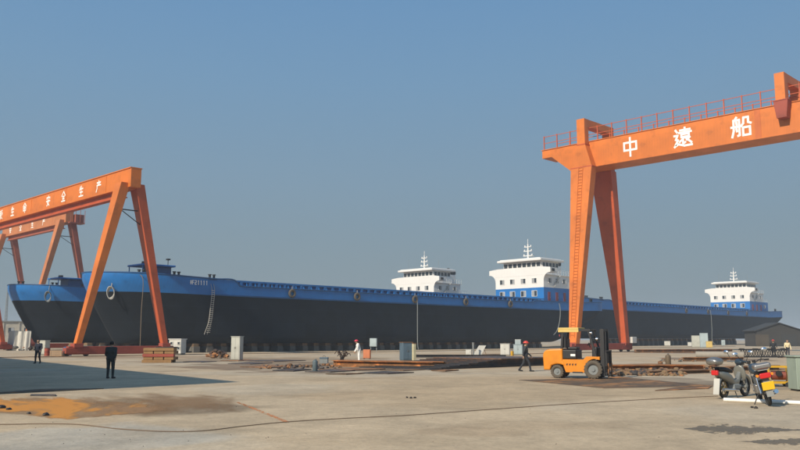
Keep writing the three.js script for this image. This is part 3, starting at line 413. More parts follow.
// ---------------------------------------------------------------- people
function nets(f, lo, hi, cell) {
  const n = [0, 1, 2].map(k => Math.ceil((hi[k] - lo[k]) / cell) + 1), F = new Float32Array(n[0] * n[1] * n[2]), at = (i, j, k) => (k * n[1] + j) * n[0] + i;
  for (let k = 0; k < n[2]; k++) for (let j = 0; j < n[1]; j++) for (let i = 0; i < n[0]; i++) F[at(i, j, k)] = f(lo[0] + i * cell, lo[1] + j * cell, lo[2] + k * cell);
  const vid = new Int32Array(F.length).fill(-1), P = [], I = [];
  for (let k = 0; k < n[2] - 1; k++) for (let j = 0; j < n[1] - 1; j++) for (let i = 0; i < n[0] - 1; i++) {
    let m = 0, sx = 0, sy = 0, sz = 0, c = 0; const v = [];
    for (let q = 0; q < 8; q++) v.push(F[at(i + (q & 1), j + (q >> 1 & 1), k + (q >> 2))]);
    for (const x of v) if (x < 0) m++; if (m === 0 || m === 8) continue;
    for (let a = 0; a < 8; a++) for (const bt of [1, 2, 4]) { if (a & bt) continue; const b = a | bt; if ((v[a] < 0) === (v[b] < 0)) continue; const t = v[a] / (v[a] - v[b]); sx += (a & 1) + (bt === 1 ? t : 0); sy += (a >> 1 & 1) + (bt === 2 ? t : 0); sz += (a >> 2) + (bt === 4 ? t : 0); c++; }
    vid[at(i, j, k)] = P.length / 3; P.push(lo[0] + (i + sx / c) * cell, lo[1] + (j + sy / c) * cell, lo[2] + (k + sz / c) * cell);
  }
  const quad = (a, b, c, d, fl) => { if (a < 0 || b < 0 || c < 0 || d < 0) return; fl ? I.push(a, b, c, a, c, d) : I.push(a, c, b, a, d, c); };
  for (let k = 1; k < n[2] - 1; k++) for (let j = 1; j < n[1] - 1; j++) for (let i = 1; i < n[0] - 1; i++) { const s = F[at(i, j, k)] < 0;
    if (s !== (F[at(i + 1, j, k)] < 0)) quad(vid[at(i, j - 1, k - 1)], vid[at(i, j, k - 1)], vid[at(i, j, k)], vid[at(i, j - 1, k)], s);
    if (s !== (F[at(i, j + 1, k)] < 0)) quad(vid[at(i - 1, j, k - 1)], vid[at(i - 1, j, k)], vid[at(i, j, k)], vid[at(i, j, k - 1)], s);
    if (s !== (F[at(i, j, k + 1)] < 0)) quad(vid[at(i - 1, j - 1, k)], vid[at(i, j - 1, k)], vid[at(i, j, k)], vid[at(i - 1, j, k)], s); }
  return [P, I];
}
function field(bones, kk) { return (x, y, z) => { let d = 9; for (const b of bones) { const ux = b[3] - b[0], uy = b[4] - b[1], uz = b[5] - b[2], L = ux * ux + uy * uy + uz * uz; const t = L ? clamp(((x - b[0]) * ux + (y - b[1]) * uy + (z - b[2]) * uz) / L) : 0; const e = Math.hypot(x - b[0] - ux * t, y - b[1] - uy * t, z - b[2] - uz * t) - lerp(b[6], b[7], t); const h = clamp(0.5 + 0.5 * (e - d) / kk); d = lerp(e, d, h) - kk * h * (1 - h); } return d; }; }
function nearestColour(bones, cols, x, y, z) { let d = 9, c = 0; for (const b of bones) { const ux = b[3] - b[0], uy = b[4] - b[1], uz = b[5] - b[2], L = ux * ux + uy * uy + uz * uz; const t = L ? clamp(((x - b[0]) * ux + (y - b[1]) * uy + (z - b[2]) * uz) / L) : 0; const e = Math.hypot(x - b[0] - ux * t, y - b[1] - uy * t, z - b[2] - uz * t) - lerp(b[6], b[7], t); if (e < d) { d = e; c = b[8]; } } return cols[c]; }
const bodyMat = new THREE.MeshStandardMaterial({ vertexColors: true, roughness: 0.85 });
function person({ pos, dir, label, stride = 0, top, legs, skin = [0.42, 0.26, 0.17], helmet, hair = [0.02, 0.018, 0.015], bend = 0, armL = [0.1, -0.05], armR = [-0.1, -0.05], tall = 1.7, cat = 'person' }) {
  const t = thing('person', label, cat, pos, dir); const cols = [legs, top, skin, [0.03, 0.03, 0.03]]; // faces local +x, z is its right
  const sh = 1.40, bx_ = Math.sin(bend), by_ = Math.cos(bend), hip = 0.92; const U = (x, y) => [x * by_ + (y - hip) * bx_, hip + (y - hip) * by_ - x * bx_];
  const B = []; const add = (a, b, ra, rb, c) => B.push([...a, ...b, ra, rb, c]);
  const u = (x, y, z) => { const [X, Y] = U(x, y); return [X, Y, z]; };
  add(u(0, 0.95, -0.06), u(0, 0.95, 0.06), 0.135, 0.135, 0); add(u(0, 1.02, 0), u(0.01, 1.2, 0), 0.14, 0.15, 1); add(u(0.01, 1.28, -0.09), u(0.01, 1.28, 0.09), 0.13, 0.13, 1); add(u(0, sh, -0.15), u(0, sh, 0.15), 0.075, 0.075, 1); add(u(0, sh, 0), u(0.03, 1.53, 0), 0.06, 0.055, 2);
  const feet = []; for (const s of [-1, 1]) { const sw = stride * s, kx = sw * 0.55 + (stride ? 0.06 : 0.01), hipP = [0, 0.92, s * 0.095], lift = stride && s < 0 ? 0.03 : 0; const foot = [sw * 1.05 - (s < 0 ? 0.05 * (stride ? 1 : 0) : 0), 0.085 + lift, s * 0.11], knee = [kx, 0.49, s * 0.1]; add(hipP, knee, 0.095, 0.065, 0); add(knee, foot, 0.062, 0.048, 0); add([foot[0] - 0.03, 0.05 + lift, foot[2]], [foot[0] + 0.16, 0.04, foot[2] + s * 0.02], 0.045, 0.038, 3); feet.push(foot); }
  const hands = []; for (const [s, arm] of [[-1, armL], [1, armR]]) { const S = u(0, sh, s * 0.19), E = u(arm[0] - 0.03, 1.12, s * 0.25), Wp = u(arm[0] * 2.0 + 0.06, 0.90 - arm[1], s * 0.24); add(S, E, 0.062, 0.048, 1); add(E, Wp, 0.046, 0.034, 1); hands.push([Wp, s]); }
  const geos = []; const make = (bones, kk, lo, hi, cell, colour) => { const [P, I] = nets(field(bones, kk), lo, hi, cell); const q = new THREE.BufferGeometry(); q.setAttribute('position', new THREE.Float32BufferAttribute(P, 3)); q.setIndex(I); q.computeVertexNormals(); const c = new Float32Array(P.length); for (let i = 0; i < P.length; i += 3) c.set(colour ? colour(P[i], P[i + 1], P[i + 2]) : nearestColour(bones, cols, P[i], P[i + 1], P[i + 2]), i); q.setAttribute('color', new THREE.BufferAttribute(c, 3)); geos.push(q); };
  make(B, 0.03, [-0.62, -0.01, -0.4], [0.72, 1.62, 0.4], 0.016);
  const hc = u(0.05, 1.615, 0), [hx, hy] = hc; const H = [[hx - 0.015, hy + 0.03, 0, hx + 0.01, hy + 0.03, 0, 0.09, 0.088, 2], [hx + 0.01, hy - 0.04, 0, hx + 0.04, hy - 0.075, 0, 0.062, 0.04, 2], [hx + 0.085, hy + 0.02, 0, hx + 0.105, hy - 0.015, 0, 0.01, 0.014, 2], [hx, hy + 0.01, -0.088, hx - 0.005, hy - 0.025, -0.086, 0.018, 0.012, 2], [hx, hy + 0.01, 0.088, hx - 0.005, hy - 0.025, 0.086, 0.018, 0.012, 2], [hx - 0.02, hy - 0.1, 0, hx - 0.03, hy - 0.02, 0, 0.05, 0.055, 2], [hx + 0.078, hy - 0.052, -0.018, hx + 0.078, hy - 0.052, 0.018, 0.009, 0.009, 2]];
  make(H, 0.018, [hx - 0.14, hy - 0.17, -0.13], [hx + 0.15, hy + 0.14, 0.13], 0.008, (x, y, z) => { const eye = Math.hypot(y - hy - 0.018, Math.abs(z) - 0.032) < 0.012 && x > hx + 0.05; const lip = Math.abs(y - hy + 0.052) < 0.007 && Math.abs(z) < 0.024 && x > hx + 0.05; const hr = y > hy + 0.075 || (x < hx - 0.02 && y > hy - 0.04); return eye ? [0.02, 0.015, 0.012] : lip ? [0.3, 0.12, 0.1] : hr ? hair : skin; });
  for (const [W, s] of hands) { const hb = [[W[0], W[1], W[2], W[0] + 0.01, W[1] - 0.07, W[2], 0.03, 0.034, 2]]; for (let k = 0; k < 4; k++) { const o = -0.026 + k * 0.0175, l = [0.066, 0.076, 0.072, 0.056][k]; hb.push([W[0] + 0.012 + o, W[1] - 0.085, W[2], W[0] + 0.014 + o, W[1] - 0.085 - l * 0.55, W[2] - s * 0.008, 0.0088, 0.0085, 2], [W[0] + 0.014 + o, W[1] - 0.085 - l * 0.55, W[2] - s * 0.008, W[0] + 0.012 + o, W[1] - 0.085 - l, W[2] - s * 0.024, 0.0085, 0.0072, 2]); } hb.push([W[0] + 0.026, W[1] - 0.03, W[2], W[0] + 0.052, W[1] - 0.068, W[2] - s * 0.014, 0.012, 0.0095, 2], [W[0] + 0.052, W[1] - 0.068, W[2] - s * 0.014, W[0] + 0.056, W[1] - 0.098, W[2] - s * 0.02, 0.0095, 0.008, 2]); make(hb, 0.006, [W[0] - 0.06, W[1] - 0.19, W[2] - 0.06], [W[0] + 0.09, W[1] + 0.05, W[2] + 0.06], 0.006); }
  const q = mergeGeometries(geos.map(k => k.toNonIndexed())); const m = new THREE.Mesh(q, bodyMat); m.name = 'body'; m.castShadow = m.receiveShadow = true; t.add(m);
  if (helmet) { const sp = new THREE.SphereGeometry(0.125, 20, 10, 0, 2 * Math.PI, 0, Math.PI * 0.52); sp.scale(1.12, 1, 0.98); sp.translate(hx, hy + 0.045, 0); const br = new THREE.CylinderGeometry(0.135, 0.15, 0.02, 20); br.scale(1.2, 1, 0.95); br.translate(hx + 0.025, hy + 0.045, 0); part('helmet', [sp, br], mat('helmet_' + label.length, C(...helmet), { roughness: 0.4 }), t); }
  t.scale.set(tall / 1.74 * 1.12, tall / 1.74, tall / 1.74 * 1.15); return t;
}
person({ pos: g(37.5, 363.5), dir: bearing(225), label: 'person in dark jacket walking towards the camera past the grey cabinet', stride: 0.08, top: [0.016, 0.02, 0.035], legs: [0.012, 0.013, 0.018], tall: 1.76 });
person({ pos: g(110, 378.5), dir: bearing(50), label: 'person in dark green overalls standing in the broad shadow', top: [0.035, 0.04, 0.035], legs: [0.035, 0.04, 0.036], tall: 1.7, hair: [0.012, 0.011, 0.01] });
person({ pos: g(525.5, 371.5), dir: bearing(135), label: 'person in dark work clothes and red helmet walking behind the forklift', stride: 0.24, top: [0.035, 0.04, 0.045], legs: [0.025, 0.028, 0.034], helmet: [0.62, 0.06, 0.04], armL: [0.14, 0], armR: [-0.1, 0], tall: 1.66 });
person({ pos: g(359, 361.5), dir: bearing(300), label: 'person in white overalls and red helmet bending over the rusty plates', top: [0.78, 0.77, 0.72], legs: [0.78, 0.77, 0.72], helmet: [0.62, 0.04, 0.07], bend: 0.22, armL: [0.15, 0.02], armR: [0.12, 0.02], tall: 1.74 });
person({ pos: g(774, 357.2), dir: bearing(240), label: 'person in dark clothes and red helmet standing behind the black lattice frame', top: [0.02, 0.022, 0.026], legs: [0.02, 0.022, 0.026], helmet: [0.4, 0.05, 0.04], tall: 1.72 });
person({ pos: g(788, 357.2), dir: bearing(225), label: 'person in pale yellow shirt standing by the black lattice frame', top: [0.72, 0.60, 0.36], legs: [0.04, 0.04, 0.05], hair: [0.12, 0.03, 0.03], armL: [0.06, 0.1], armR: [0.06, 0.1], tall: 1.7 });
// ---------------------------------------------------------------- forklift
function wheelAt(parent, x, y, z, r, w, tyreMat, rimMat, name = 'wheel') {
  const gq = new THREE.Group(); gq.name = name; gq.position.set(x, y, z); parent.add(gq);
  const pr = [[r * 0.58, -w / 2], [r * 0.9, -w / 2], [r, -w * 0.3], [r, w * 0.3], [r * 0.9, w / 2], [r * 0.58, w / 2], [r * 0.56, 0], [r * 0.58, -w / 2]].map(p => new THREE.Vector2(p[0], p[1])); const q = new THREE.LatheGeometry(pr, 28); q.rotateX(Math.PI / 2);
  const lug = []; const n = 18; for (let k = 0; k < n; k++) { const a = k / n * 2 * Math.PI; const b = new THREE.BoxGeometry(r * 0.1, r * 0.14, w * 0.9); b.translate(r * 0.985, 0, 0); b.rotateZ(a); lug.push(b); }
  part('tyre', w > 0.15 ? [q, ...lug] : [q], tyreMat, gq);
  part('rim', [cyl(0, 0, 0, r * 0.57, w * 0.5, 'z', 24), cyl(0, 0, 0, r * 0.22, w * 0.86, 'z', 16)], rimMat, gq); return gq;
}
{
  const pz = g(578.5, 378.2); const f = thing('forklift', 'orange forklift truck with black mast parked on the rusty steel sheet', 'forklift', V(pz.x, 0.015, pz.z), bearing(163));
  // local +x forwards, origin between the axles on the ground
  const cw = new THREE.Shape(); cw.moveTo(-1.42, 0.42); cw.lineTo(-1.45, 1.0); cw.quadraticCurveTo(-1.44, 1.24, -1.15, 1.26); cw.lineTo(-0.62, 1.28); cw.lineTo(-0.62, 0.78); cw.lineTo(-0.5, 0.62); cw.quadraticCurveTo(-0.8, 0.78, -1.15, 0.6); cw.lineTo(-1.22, 0.42); cw.closePath();
  const cq = new THREE.ExtrudeGeometry(cw, { depth: 1.02, bevelEnabled: true, bevelSize: 0.06, bevelThickness: 0.07, bevelSegments: 3 }); cq.translate(0, 0, -0.51); part('counterweight', cq, 'fork_orange', f);
  const sd = new THREE.Shape(); sd.moveTo(-0.6, 0.78); sd.lineTo(-0.42, 0.28); sd.lineTo(0.42, 0.28); sd.lineTo(0.5, 0.62); sd.quadraticCurveTo(0.6, 0.86, 0.9, 0.9); sd.lineTo(1.14, 0.86); sd.lineTo(1.14, 0.97); sd.lineTo(0.55, 0.98); sd.lineTo(0.4, 0.84); sd.lineTo(-0.6, 0.84); sd.closePath();
  const sq = new THREE.ExtrudeGeometry(sd, { depth: 1.06, bevelEnabled: true, bevelSize: 0.015, bevelThickness: 0.02, bevelSegments: 2 }); sq.translate(0, 0, -0.53); const body = part('body', sq, 'fork_orange', f);
  part('step', [bx(-0.1, 0.35, 0.24, 0.3, 0.4, 0.6)], 'black', f);
  for (let k = 0; k < 4; k++) part('side_lettering', put(glyph(['an', 'quan', 'sheng', 'chan'][k] && 'hull_mark', 0.085, 0.1, 0.016), -0.36 + k * 0.135, 0.62, 0.556), 'black', body);
  part('engine_hood', [rbx(-0.66, 0.08, 0.86, 1.30, -0.46, 0.5, 0.06)], 'black', f); part('label_plate', [bx(-0.2, 0.02, 1.0, 1.1, 0.5, 0.506)], 'char_white', f);
  part('seat', [rbx(-0.45, 0.05, 1.3, 1.42, -0.25, 0.25, 0.05), rbx(-0.55, -0.42, 1.36, 1.8, -0.24, 0.24, 0.05)], 'black', f);
  part('floor_pan', [bx(0.1, 0.95, 0.86, 0.9, -0.48, 0.48)], 'black', f); part('dashboard', [rbx(0.78, 1.02, 0.9, 1.42, -0.46, 0.46, 0.05)], 'black', f); part('lever', [bar(V(0.66, 1.4, 0.2), V(0.6, 1.62, 0.24), 0.015, 6), bar(V(0.66, 1.4, 0.28), V(0.6, 1.6, 0.32), 0.015, 6)], 'black', f); part('air_filter', [cyl(-0.5, 1.62, 0.3, 0.11, 0.5, 'y', 14)], 'black', f);
  const stw = new THREE.TorusGeometry(0.17, 0.018, 8, 24); stw.rotateX(Math.PI / 2); stw.rotateZ(0.5); stw.translate(0.62, 1.58, 0); part('steering_wheel', [stw, bar(V(0.62, 1.58, 0), V(0.85, 1.3, 0), 0.025)], 'black', f);
  for (const z of [-0.48, 0.48]) { part('guard_post', [beamBetween(V(-0.62, 1.26, z), V(-0.55, 2.18, z), 0.07, 0.09)], 'black', f); part('guard_post', [beamBetween(V(0.98, 0.95, z), V(0.66, 2.18, z), 0.07, 0.09)], 'black', f); }
  const gr = [bx(-0.68, 0.76, 2.14, 2.24, 0.44, 0.54), bx(-0.68, 0.76, 2.14, 2.24, -0.54, -0.44)]; for (let k = 0; k < 8; k++) gr.push(bx(-0.02 + k * 0.1, 0.03 + k * 0.1, 2.16, 2.22, -0.44, 0.44)); part('overhead_guard', gr, 'black', f);
  part('guard_cover', [rbx(-0.74, 0.22, 2.21, 2.31, -0.56, 0.57, 0.03), bx(-0.74, 0.22, 2.1, 2.22, 0.545, 0.57)], 'pale_yellow', f);
  wheelAt(f, -0.85, 0.3, -0.45, 0.3, 0.2, 'dusty_rubber', 'grey_metal'); wheelAt(f, -0.85, 0.3, 0.45, 0.3, 0.2, 'dusty_rubber', 'grey_metal'); wheelAt(f, 0.85, 0.41, -0.5, 0.41, 0.26, 'dusty_rubber', 'grey_metal'); wheelAt(f, 0.85, 0.41, 0.5, 0.41, 0.26, 'dusty_rubber', 'grey_metal');
  const mast = part('mast', [bx(1.16, 1.34, 0.12, 2.24, -0.42, -0.32), bx(1.16, 1.34, 0.12, 2.24, 0.32, 0.42), bx(1.18, 1.32, 2.14, 2.24, -0.32, 0.32), bx(1.18, 1.32, 0.5, 0.62, -0.32, 0.32), bx(1.2, 1.32, 1.3, 1.38, -0.32, 0.32), bx(1.22, 1.38, 0.16, 2.14, -0.31, -0.22), bx(1.22, 1.38, 0.16, 2.14, 0.22, 0.31), bar(V(1.2, 0.2, -0.17), V(1.2, 2.0, -0.17), 0.05), bar(V(1.2, 0.2, 0.17), V(1.2, 2.0, 0.17), 0.05)], 'black', f);
  part('chain', [bx(1.3, 1.32, 0.5, 2.1, -0.1, -0.06), bx(1.3, 1.32, 0.5, 2.1, 0.06, 0.1)], 'steel', mast);
  const cr = [bx(1.4, 1.46, 0.2, 0.3, -0.55, 0.55), bx(1.4, 1.46, 0.56, 0.66, -0.55, 0.55)]; for (let k = 0; k < 6; k++) cr.push(bx(1.4, 1.44, 0.66, 1.22, -0.53 + k * 0.204, -0.49 + k * 0.204)); cr.push(bx(1.4, 1.45, 1.22, 1.28, -0.55, 0.55)); part('carriage', cr, 'black', f);
  for (const z of [-0.3, 0.3]) part('fork', [bx(1.46, 1.5, 0.05, 0.7, z - 0.06, z + 0.06), hexa([V(1.5, 0.05, z + 0.06), V(2.4, 0.05, z + 0.05), V(2.4, 0.05, z - 0.05), V(1.5, 0.05, z - 0.06)], [V(1.5, 0.1, z + 0.06), V(2.4, 0.06, z + 0.05), V(2.4, 0.06, z - 0.05), V(1.5, 0.1, z - 0.06)])], 'rust', f);
  for (const z of [-0.5, 0.5]) part('headlight', [cyl(1.05, 1.78, z, 0.075, 0.09, 'x', 14)], 'chrome', f);
  part('work_lamp', [cyl(0.78, 2.06, 0.5, 0.06, 0.08, 'x', 14)], 'chrome', f);
  part('tail_light', [bx(-0.72, -0.68, 1.9, 2.0, 0.4, 0.5)], 'door_red', f);
}
// ---------------------------------------------------------------- motorbikes
mat('silver_paint', C(0.30, 0.31, 0.29), { roughness: 0.35, metalness: 0.35, map: grime }); mat('tail_red', C(0.55, 0.02, 0.02), { roughness: 0.25 }); mat('plate_yellow', C(0.85, 0.52, 0.02), { roughness: 0.4 }); mat('dark_seat', C(0.02, 0.02, 0.022), { roughness: 0.7 }); mat('gold', C(0.32, 0.22, 0.08), { roughness: 0.45, metalness: 0.6 }); mat('plastic_grey', C(0.22, 0.22, 0.2), { roughness: 0.6 }); mat('dark_paint', C(0.03, 0.05, 0.07), { roughness: 0.3 }); mat('clear_lens', C(0.7, 0.7, 0.68), { roughness: 0.15 });
function spoked(parent, x, r, rimMat) {
  const w = new THREE.Group(); w.name = 'wheel'; w.position.set(x, r, 0); parent.add(w); part('tyre', new THREE.TorusGeometry(r - 0.045, 0.045, 10, 36), 'rubber', w);
  const rim = [new THREE.TorusGeometry(r - 0.1, 0.016, 6, 32), cyl(0, 0, 0, 0.055, 0.12, 'z', 14)]; for (let k = 0; k < 6; k++) { const a = k / 6 * 2 * Math.PI; rim.push(bar(V(0.04 * Math.cos(a), 0.04 * Math.sin(a), 0), V((r - 0.1) * Math.cos(a), (r - 0.1) * Math.sin(a), 0), 0.015, 6)); } part('rim', rim, rimMat, w); return w;
}
function loft(sections, n = 16) { // sections: [x, y, halfHeight, halfWidth], superellipse rings across x
  const P = [], I = []; sections.forEach(([x, y, h, w]) => { for (let k = 0; k < n; k++) { const a = k / n * 2 * Math.PI, c = Math.cos(a), s = Math.sin(a); P.push(x, y + h * Math.sign(s) * Math.pow(Math.abs(s), 0.75), w * Math.sign(c) * Math.pow(Math.abs(c), 0.75)); } });
  for (let i = 0; i < sections.length - 1; i++) for (let k = 0; k < n; k++) { const a = i * n + k, b = i * n + (k + 1) % n; I.push(a, b, b + n, a, b + n, a + n); } const e = (sections.length - 1) * n; for (let k = 1; k < n - 1; k++) { I.push(0, k + 1, k, e, e + k, e + k + 1); }
  const q = new THREE.BufferGeometry(); q.setAttribute('position', new THREE.Float32BufferAttribute(P, 3)); q.setIndex(I); q.computeVertexNormals(); return q;
}
function mirrors(o, x, y) { for (const s of [-1, 1]) { const m = part('mirror', [bar(V(x, y - 0.28, s * 0.2), V(x - 0.03, y, s * 0.32), 0.009, 6)], 'black', o); const e = new THREE.SphereGeometry(0.075, 14, 10); e.scale(0.35, 0.75, 1); e.translate(x - 0.03, y + 0.02, s * 0.36); part('mirror_glass', e, 'chrome', m); } }
{ // moped with leg shields and a top box
  const p = g(724, 398.3), q = g(752, 395.6), d = q.clone().sub(p); const o = thing('moped', 'grey moped with leg shield and rear top box parked by the white pipe', 'motorbike', p, Math.atan2(-d.z, d.x)); o.scale.setScalar(1.1); // +x forwards, origin under the rear wheel
  spoked(o, 0, 0.28, 'gold'); spoked(o, 1.24, 0.28, 'plastic_grey');
  part('body', loft([[-0.38, 0.70, 0.05, 0.07], [-0.2, 0.66, 0.12, 0.13], [0.1, 0.60, 0.15, 0.14], [0.36, 0.52, 0.13, 0.11], [0.55, 0.40, 0.10, 0.08], [0.8, 0.44, 0.1, 0.07], [1.0, 0.7, 0.12, 0.07], [1.05, 0.86, 0.06, 0.06]]), 'silver_paint', o);
  part('seat', loft([[-0.3, 0.80, 0.03, 0.08], [-0.2, 0.81, 0.055, 0.13], [0.1, 0.79, 0.06, 0.14], [0.35, 0.74, 0.05, 0.11], [0.46, 0.71, 0.03, 0.07]]), 'dark_seat', o);
  const sh = new THREE.SphereGeometry(0.5, 18, 12, 0, Math.PI * 2, 0, Math.PI); sh.scale(0.10, 0.5, 0.36); sh.rotateZ(0.3); sh.translate(0.99, 0.66, 0); part('leg_shield', sh, 'silver_paint', o);
  part('engine', [rbx(0.42, 0.78, 0.2, 0.38, -0.11, 0.11, 0.04), cyl(0.84, 0.3, 0, 0.07, 0.16, 'x', 12)], 'grey_metal', o); part('exhaust', [bar(V(0.62, 0.2, 0.12), V(-0.3, 0.26, 0.16), 0.035, 10, 0.045)], 'chrome', o);
  part('front_fork', [beamBetween(V(1.24, 0.28, 0.07), V(1.02, 0.92, 0.05), 0.05, 0.06), beamBetween(V(1.24, 0.28, -0.07), V(1.02, 0.92, -0.05), 0.05, 0.06)], 'grey_metal', o); const fd = new THREE.TorusGeometry(0.31, 0.06, 8, 16, Math.PI * 0.75); fd.scale(1, 1, 1.2); fd.rotateZ(0.2); fd.translate(1.24, 0.28, 0); part('front_mudguard', fd, 'silver_paint', o);
  part('handlebar', [bar(V(0.92, 1.0, -0.33), V(1.0, 1.0, -0.08), 0.018), bar(V(0.92, 1.0, 0.33), V(1.0, 1.0, 0.08), 0.018), loft([[0.92, 0.98, 0.05, 0.1], [1.0, 0.98, 0.09, 0.13], [1.1, 0.96, 0.08, 0.1], [1.14, 0.95, 0.05, 0.06]])], 'dark_paint', o); part('headlight', [cyl(1.12, 0.95, 0, 0.075, 0.06, 'x', 16)], 'clear_lens', o); mirrors(o, 0.98, 1.24);
  part('top_box', [loft([[-0.62, 1.02, 0.05, 0.1], [-0.58, 1.02, 0.1, 0.17], [-0.42, 1.02, 0.125, 0.2], [-0.26, 1.02, 0.1, 0.17], [-0.22, 1.02, 0.05, 0.1]])], 'steel', o); part('luggage_rack', [bar(V(-0.58, 0.88, 0.1), V(-0.05, 0.85, 0.1), 0.012, 6), bar(V(-0.58, 0.88, -0.1), V(-0.05, 0.85, -0.1), 0.012, 6), bar(V(-0.3, 0.76, 0.1), V(-0.42, 0.88, 0.1), 0.012, 6), bar(V(-0.3, 0.76, -0.1), V(-0.42, 0.88, -0.1), 0.012, 6)], 'black', o);
  part('tail_light', [rbx(-0.47, -0.38, 0.64, 0.78, -0.1, 0.1, 0.03)], 'tail_red', o); part('mud_flap', [beamBetween(V(-0.33, 0.55, 0), V(-0.42, 0.12, 0), 0.17, 0.02)], 'off_white', o); part('rear_mudguard', [(() => { const k = new THREE.TorusGeometry(0.32, 0.05, 8, 16, Math.PI * 0.8); k.scale(1, 1, 1.4); k.rotateZ(0.5); k.translate(0, 0.28, 0); return k; })()], 'silver_paint', o);
  part('stand', [bar(V(0.45, 0.2, 0.1), V(0.38, 0.02, 0.2), 0.014, 6)], 'black', o); part('footrest', [bar(V(0.52, 0.24, -0.25), V(0.52, 0.24, 0.25), 0.018, 8)], 'black', o);
}
{ // motorcycle seen from behind, leaning on its stand
  const p = g(770, 406.2), q = g(752, 398.6), d = q.clone().sub(p); const o = thing('motorcycle', 'dark motorcycle with yellow number plate leaning on its stand by the white pipe', 'motorbike', p, Math.atan2(-d.z, d.x)); o.rotation.order = 'YXZ'; o.rotation.x = -0.2; o.position.y = 0.012; o.scale.setScalar(1.1);
  spoked(o, 0, 0.3, 'black'); spoked(o, 1.28, 0.3, 'black');
  part('fuel_tank', loft([[0.5, 0.82, 0.05, 0.08], [0.58, 0.86, 0.1, 0.13], [0.78, 0.89, 0.14, 0.15], [0.95, 0.88, 0.11, 0.13], [1.03, 0.86, 0.05, 0.08]]), 'dark_paint', o);
  part('seat', loft([[-0.3, 0.84, 0.04, 0.09], [-0.2, 0.84, 0.06, 0.13], [0.15, 0.82, 0.06, 0.14], [0.42, 0.79, 0.05, 0.12], [0.52, 0.8, 0.03, 0.08]]), 'dark_seat', o);
  part('side_panel', [rbx(0.05, 0.4, 0.5, 0.72, -0.13, 0.13, 0.04), loft([[-0.5, 0.78, 0.03, 0.06], [-0.4, 0.76, 0.07, 0.1], [-0.1, 0.72, 0.09, 0.12], [0.1, 0.66, 0.08, 0.12]])], 'dark_paint', o);
  part('top_box', [rbx(-0.5, -0.12, 0.92, 1.06, -0.2, 0.2, 0.05)], 'steel', o); part('luggage_rack', [bx(-0.48, -0.1, 0.89, 0.915, -0.13, 0.13)], 'chrome', o);
  part('engine', [rbx(0.48, 0.86, 0.28, 0.52, -0.15, 0.15, 0.04), bar(V(0.74, 0.45, 0), V(0.84, 0.72, 0), 0.085, 14)], 'steel', o); const fins = []; for (let k = 0; k < 6; k++) { const c = cyl(0, 0, 0, 0.11, 0.012, 'y', 14); c.rotateZ(-0.36); c.translate(0.755 + k * 0.014, 0.5 + k * 0.036, 0); fins.push(c); } part('cylinder_fins', fins, 'grey_metal', o);
  part('exhaust', [bar(V(0.85, 0.35, 0.14), V(0.45, 0.22, 0.17), 0.025, 8), bar(V(0.45, 0.22, 0.17), V(-0.28, 0.34, 0.19), 0.04, 12, 0.052)], 'chrome', o); part('frame', [bar(V(1.02, 0.9, 0), V(0.9, 0.3, 0), 0.025), bar(V(0.9, 0.3, 0.08), V(0.4, 0.28, 0.08), 0.022), bar(V(0.4, 0.28, 0.08), V(0, 0.3, 0.1), 0.025), bar(V(0.4, 0.28, -0.08), V(0, 0.3, -0.1), 0.025), bar(V(0.9, 0.3, -0.08), V(0.4, 0.28, -0.08), 0.022)], 'black', o);
  for (const s of [-1, 1]) { part('shock_absorber', [bar(V(0.0, 0.32, s * 0.12), V(0.1, 0.7, s * 0.12), 0.03, 10)], 'chrome', o); part('indicator', [cyl(-0.42, 0.78, s * 0.17, 0.035, 0.07, 'x', 10), bar(V(-0.4, 0.78, s * 0.06), V(-0.4, 0.78, s * 0.16), 0.01, 6)], mat('amber', C(0.7, 0.25, 0.02), { roughness: 0.3 }), o); }
  part('front_fork', [bar(V(1.28, 0.3, 0.09), V(1.04, 1.0, 0.09), 0.024), bar(V(1.28, 0.3, -0.09), V(1.04, 1.0, -0.09), 0.024)], 'chrome', o); part('handlebar', [tube([V(0.86, 1.06, -0.36), V(0.98, 1.08, -0.2), V(1.02, 1.0, 0), V(0.98, 1.08, 0.2), V(0.86, 1.06, 0.36)], 0.014, 24, 8), bar(V(0.9, 1.065, 0.3), V(0.84, 1.055, 0.4), 0.02), bar(V(0.9, 1.065, -0.3), V(0.84, 1.055, -0.4), 0.02)], 'black', o);
  part('headlight', [cyl(1.14, 0.92, 0, 0.09, 0.12, 'x', 18)], 'chrome', o); part('gauge', [cyl(1.04, 1.06, 0.06, 0.045, 0.06, 'y', 14), cyl(1.04, 1.06, -0.06, 0.045, 0.06, 'y', 14)], 'black', o); mirrors(o, 0.95, 1.3);
  part('tail_light', [rbx(-0.56, -0.46, 0.70, 0.83, -0.13, 0.13, 0.03)], 'tail_red', o); const np = part('number_plate', [(() => { const k = rbx(-0.012, 0.012, -0.1, 0.1, -0.14, 0.14, 0.01); k.rotateZ(0.25); k.translate(-0.55, 0.52, 0); return k; })()], 'plate_yellow', o);
  const fd = new THREE.TorusGeometry(0.335, 0.055, 8, 18, Math.PI * 0.7); fd.scale(1, 1, 1.3); fd.rotateZ(0.35); fd.translate(1.28, 0.3, 0); part('front_mudguard', fd, 'dark_paint', o); part('rear_mudguard', [beamBetween(V(-0.42, 0.72, 0), V(-0.52, 0.26, 0), 0.16, 0.02)], 'plastic_grey', o);
  part('stand', [bar(V(0.5, 0.28, -0.12), V(0.42, 0.02, -0.3), 0.014, 6)], 'black', o);
  const fr1 = new THREE.TorusGeometry(0.33, 0.05, 8, 18, Math.PI * 0.6); fr1.scale(1, 1, 1.3); fr1.rotateZ(0.9); fr1.translate(0, 0.3, 0); part('inner_mudguard', fr1, 'black', o);
}
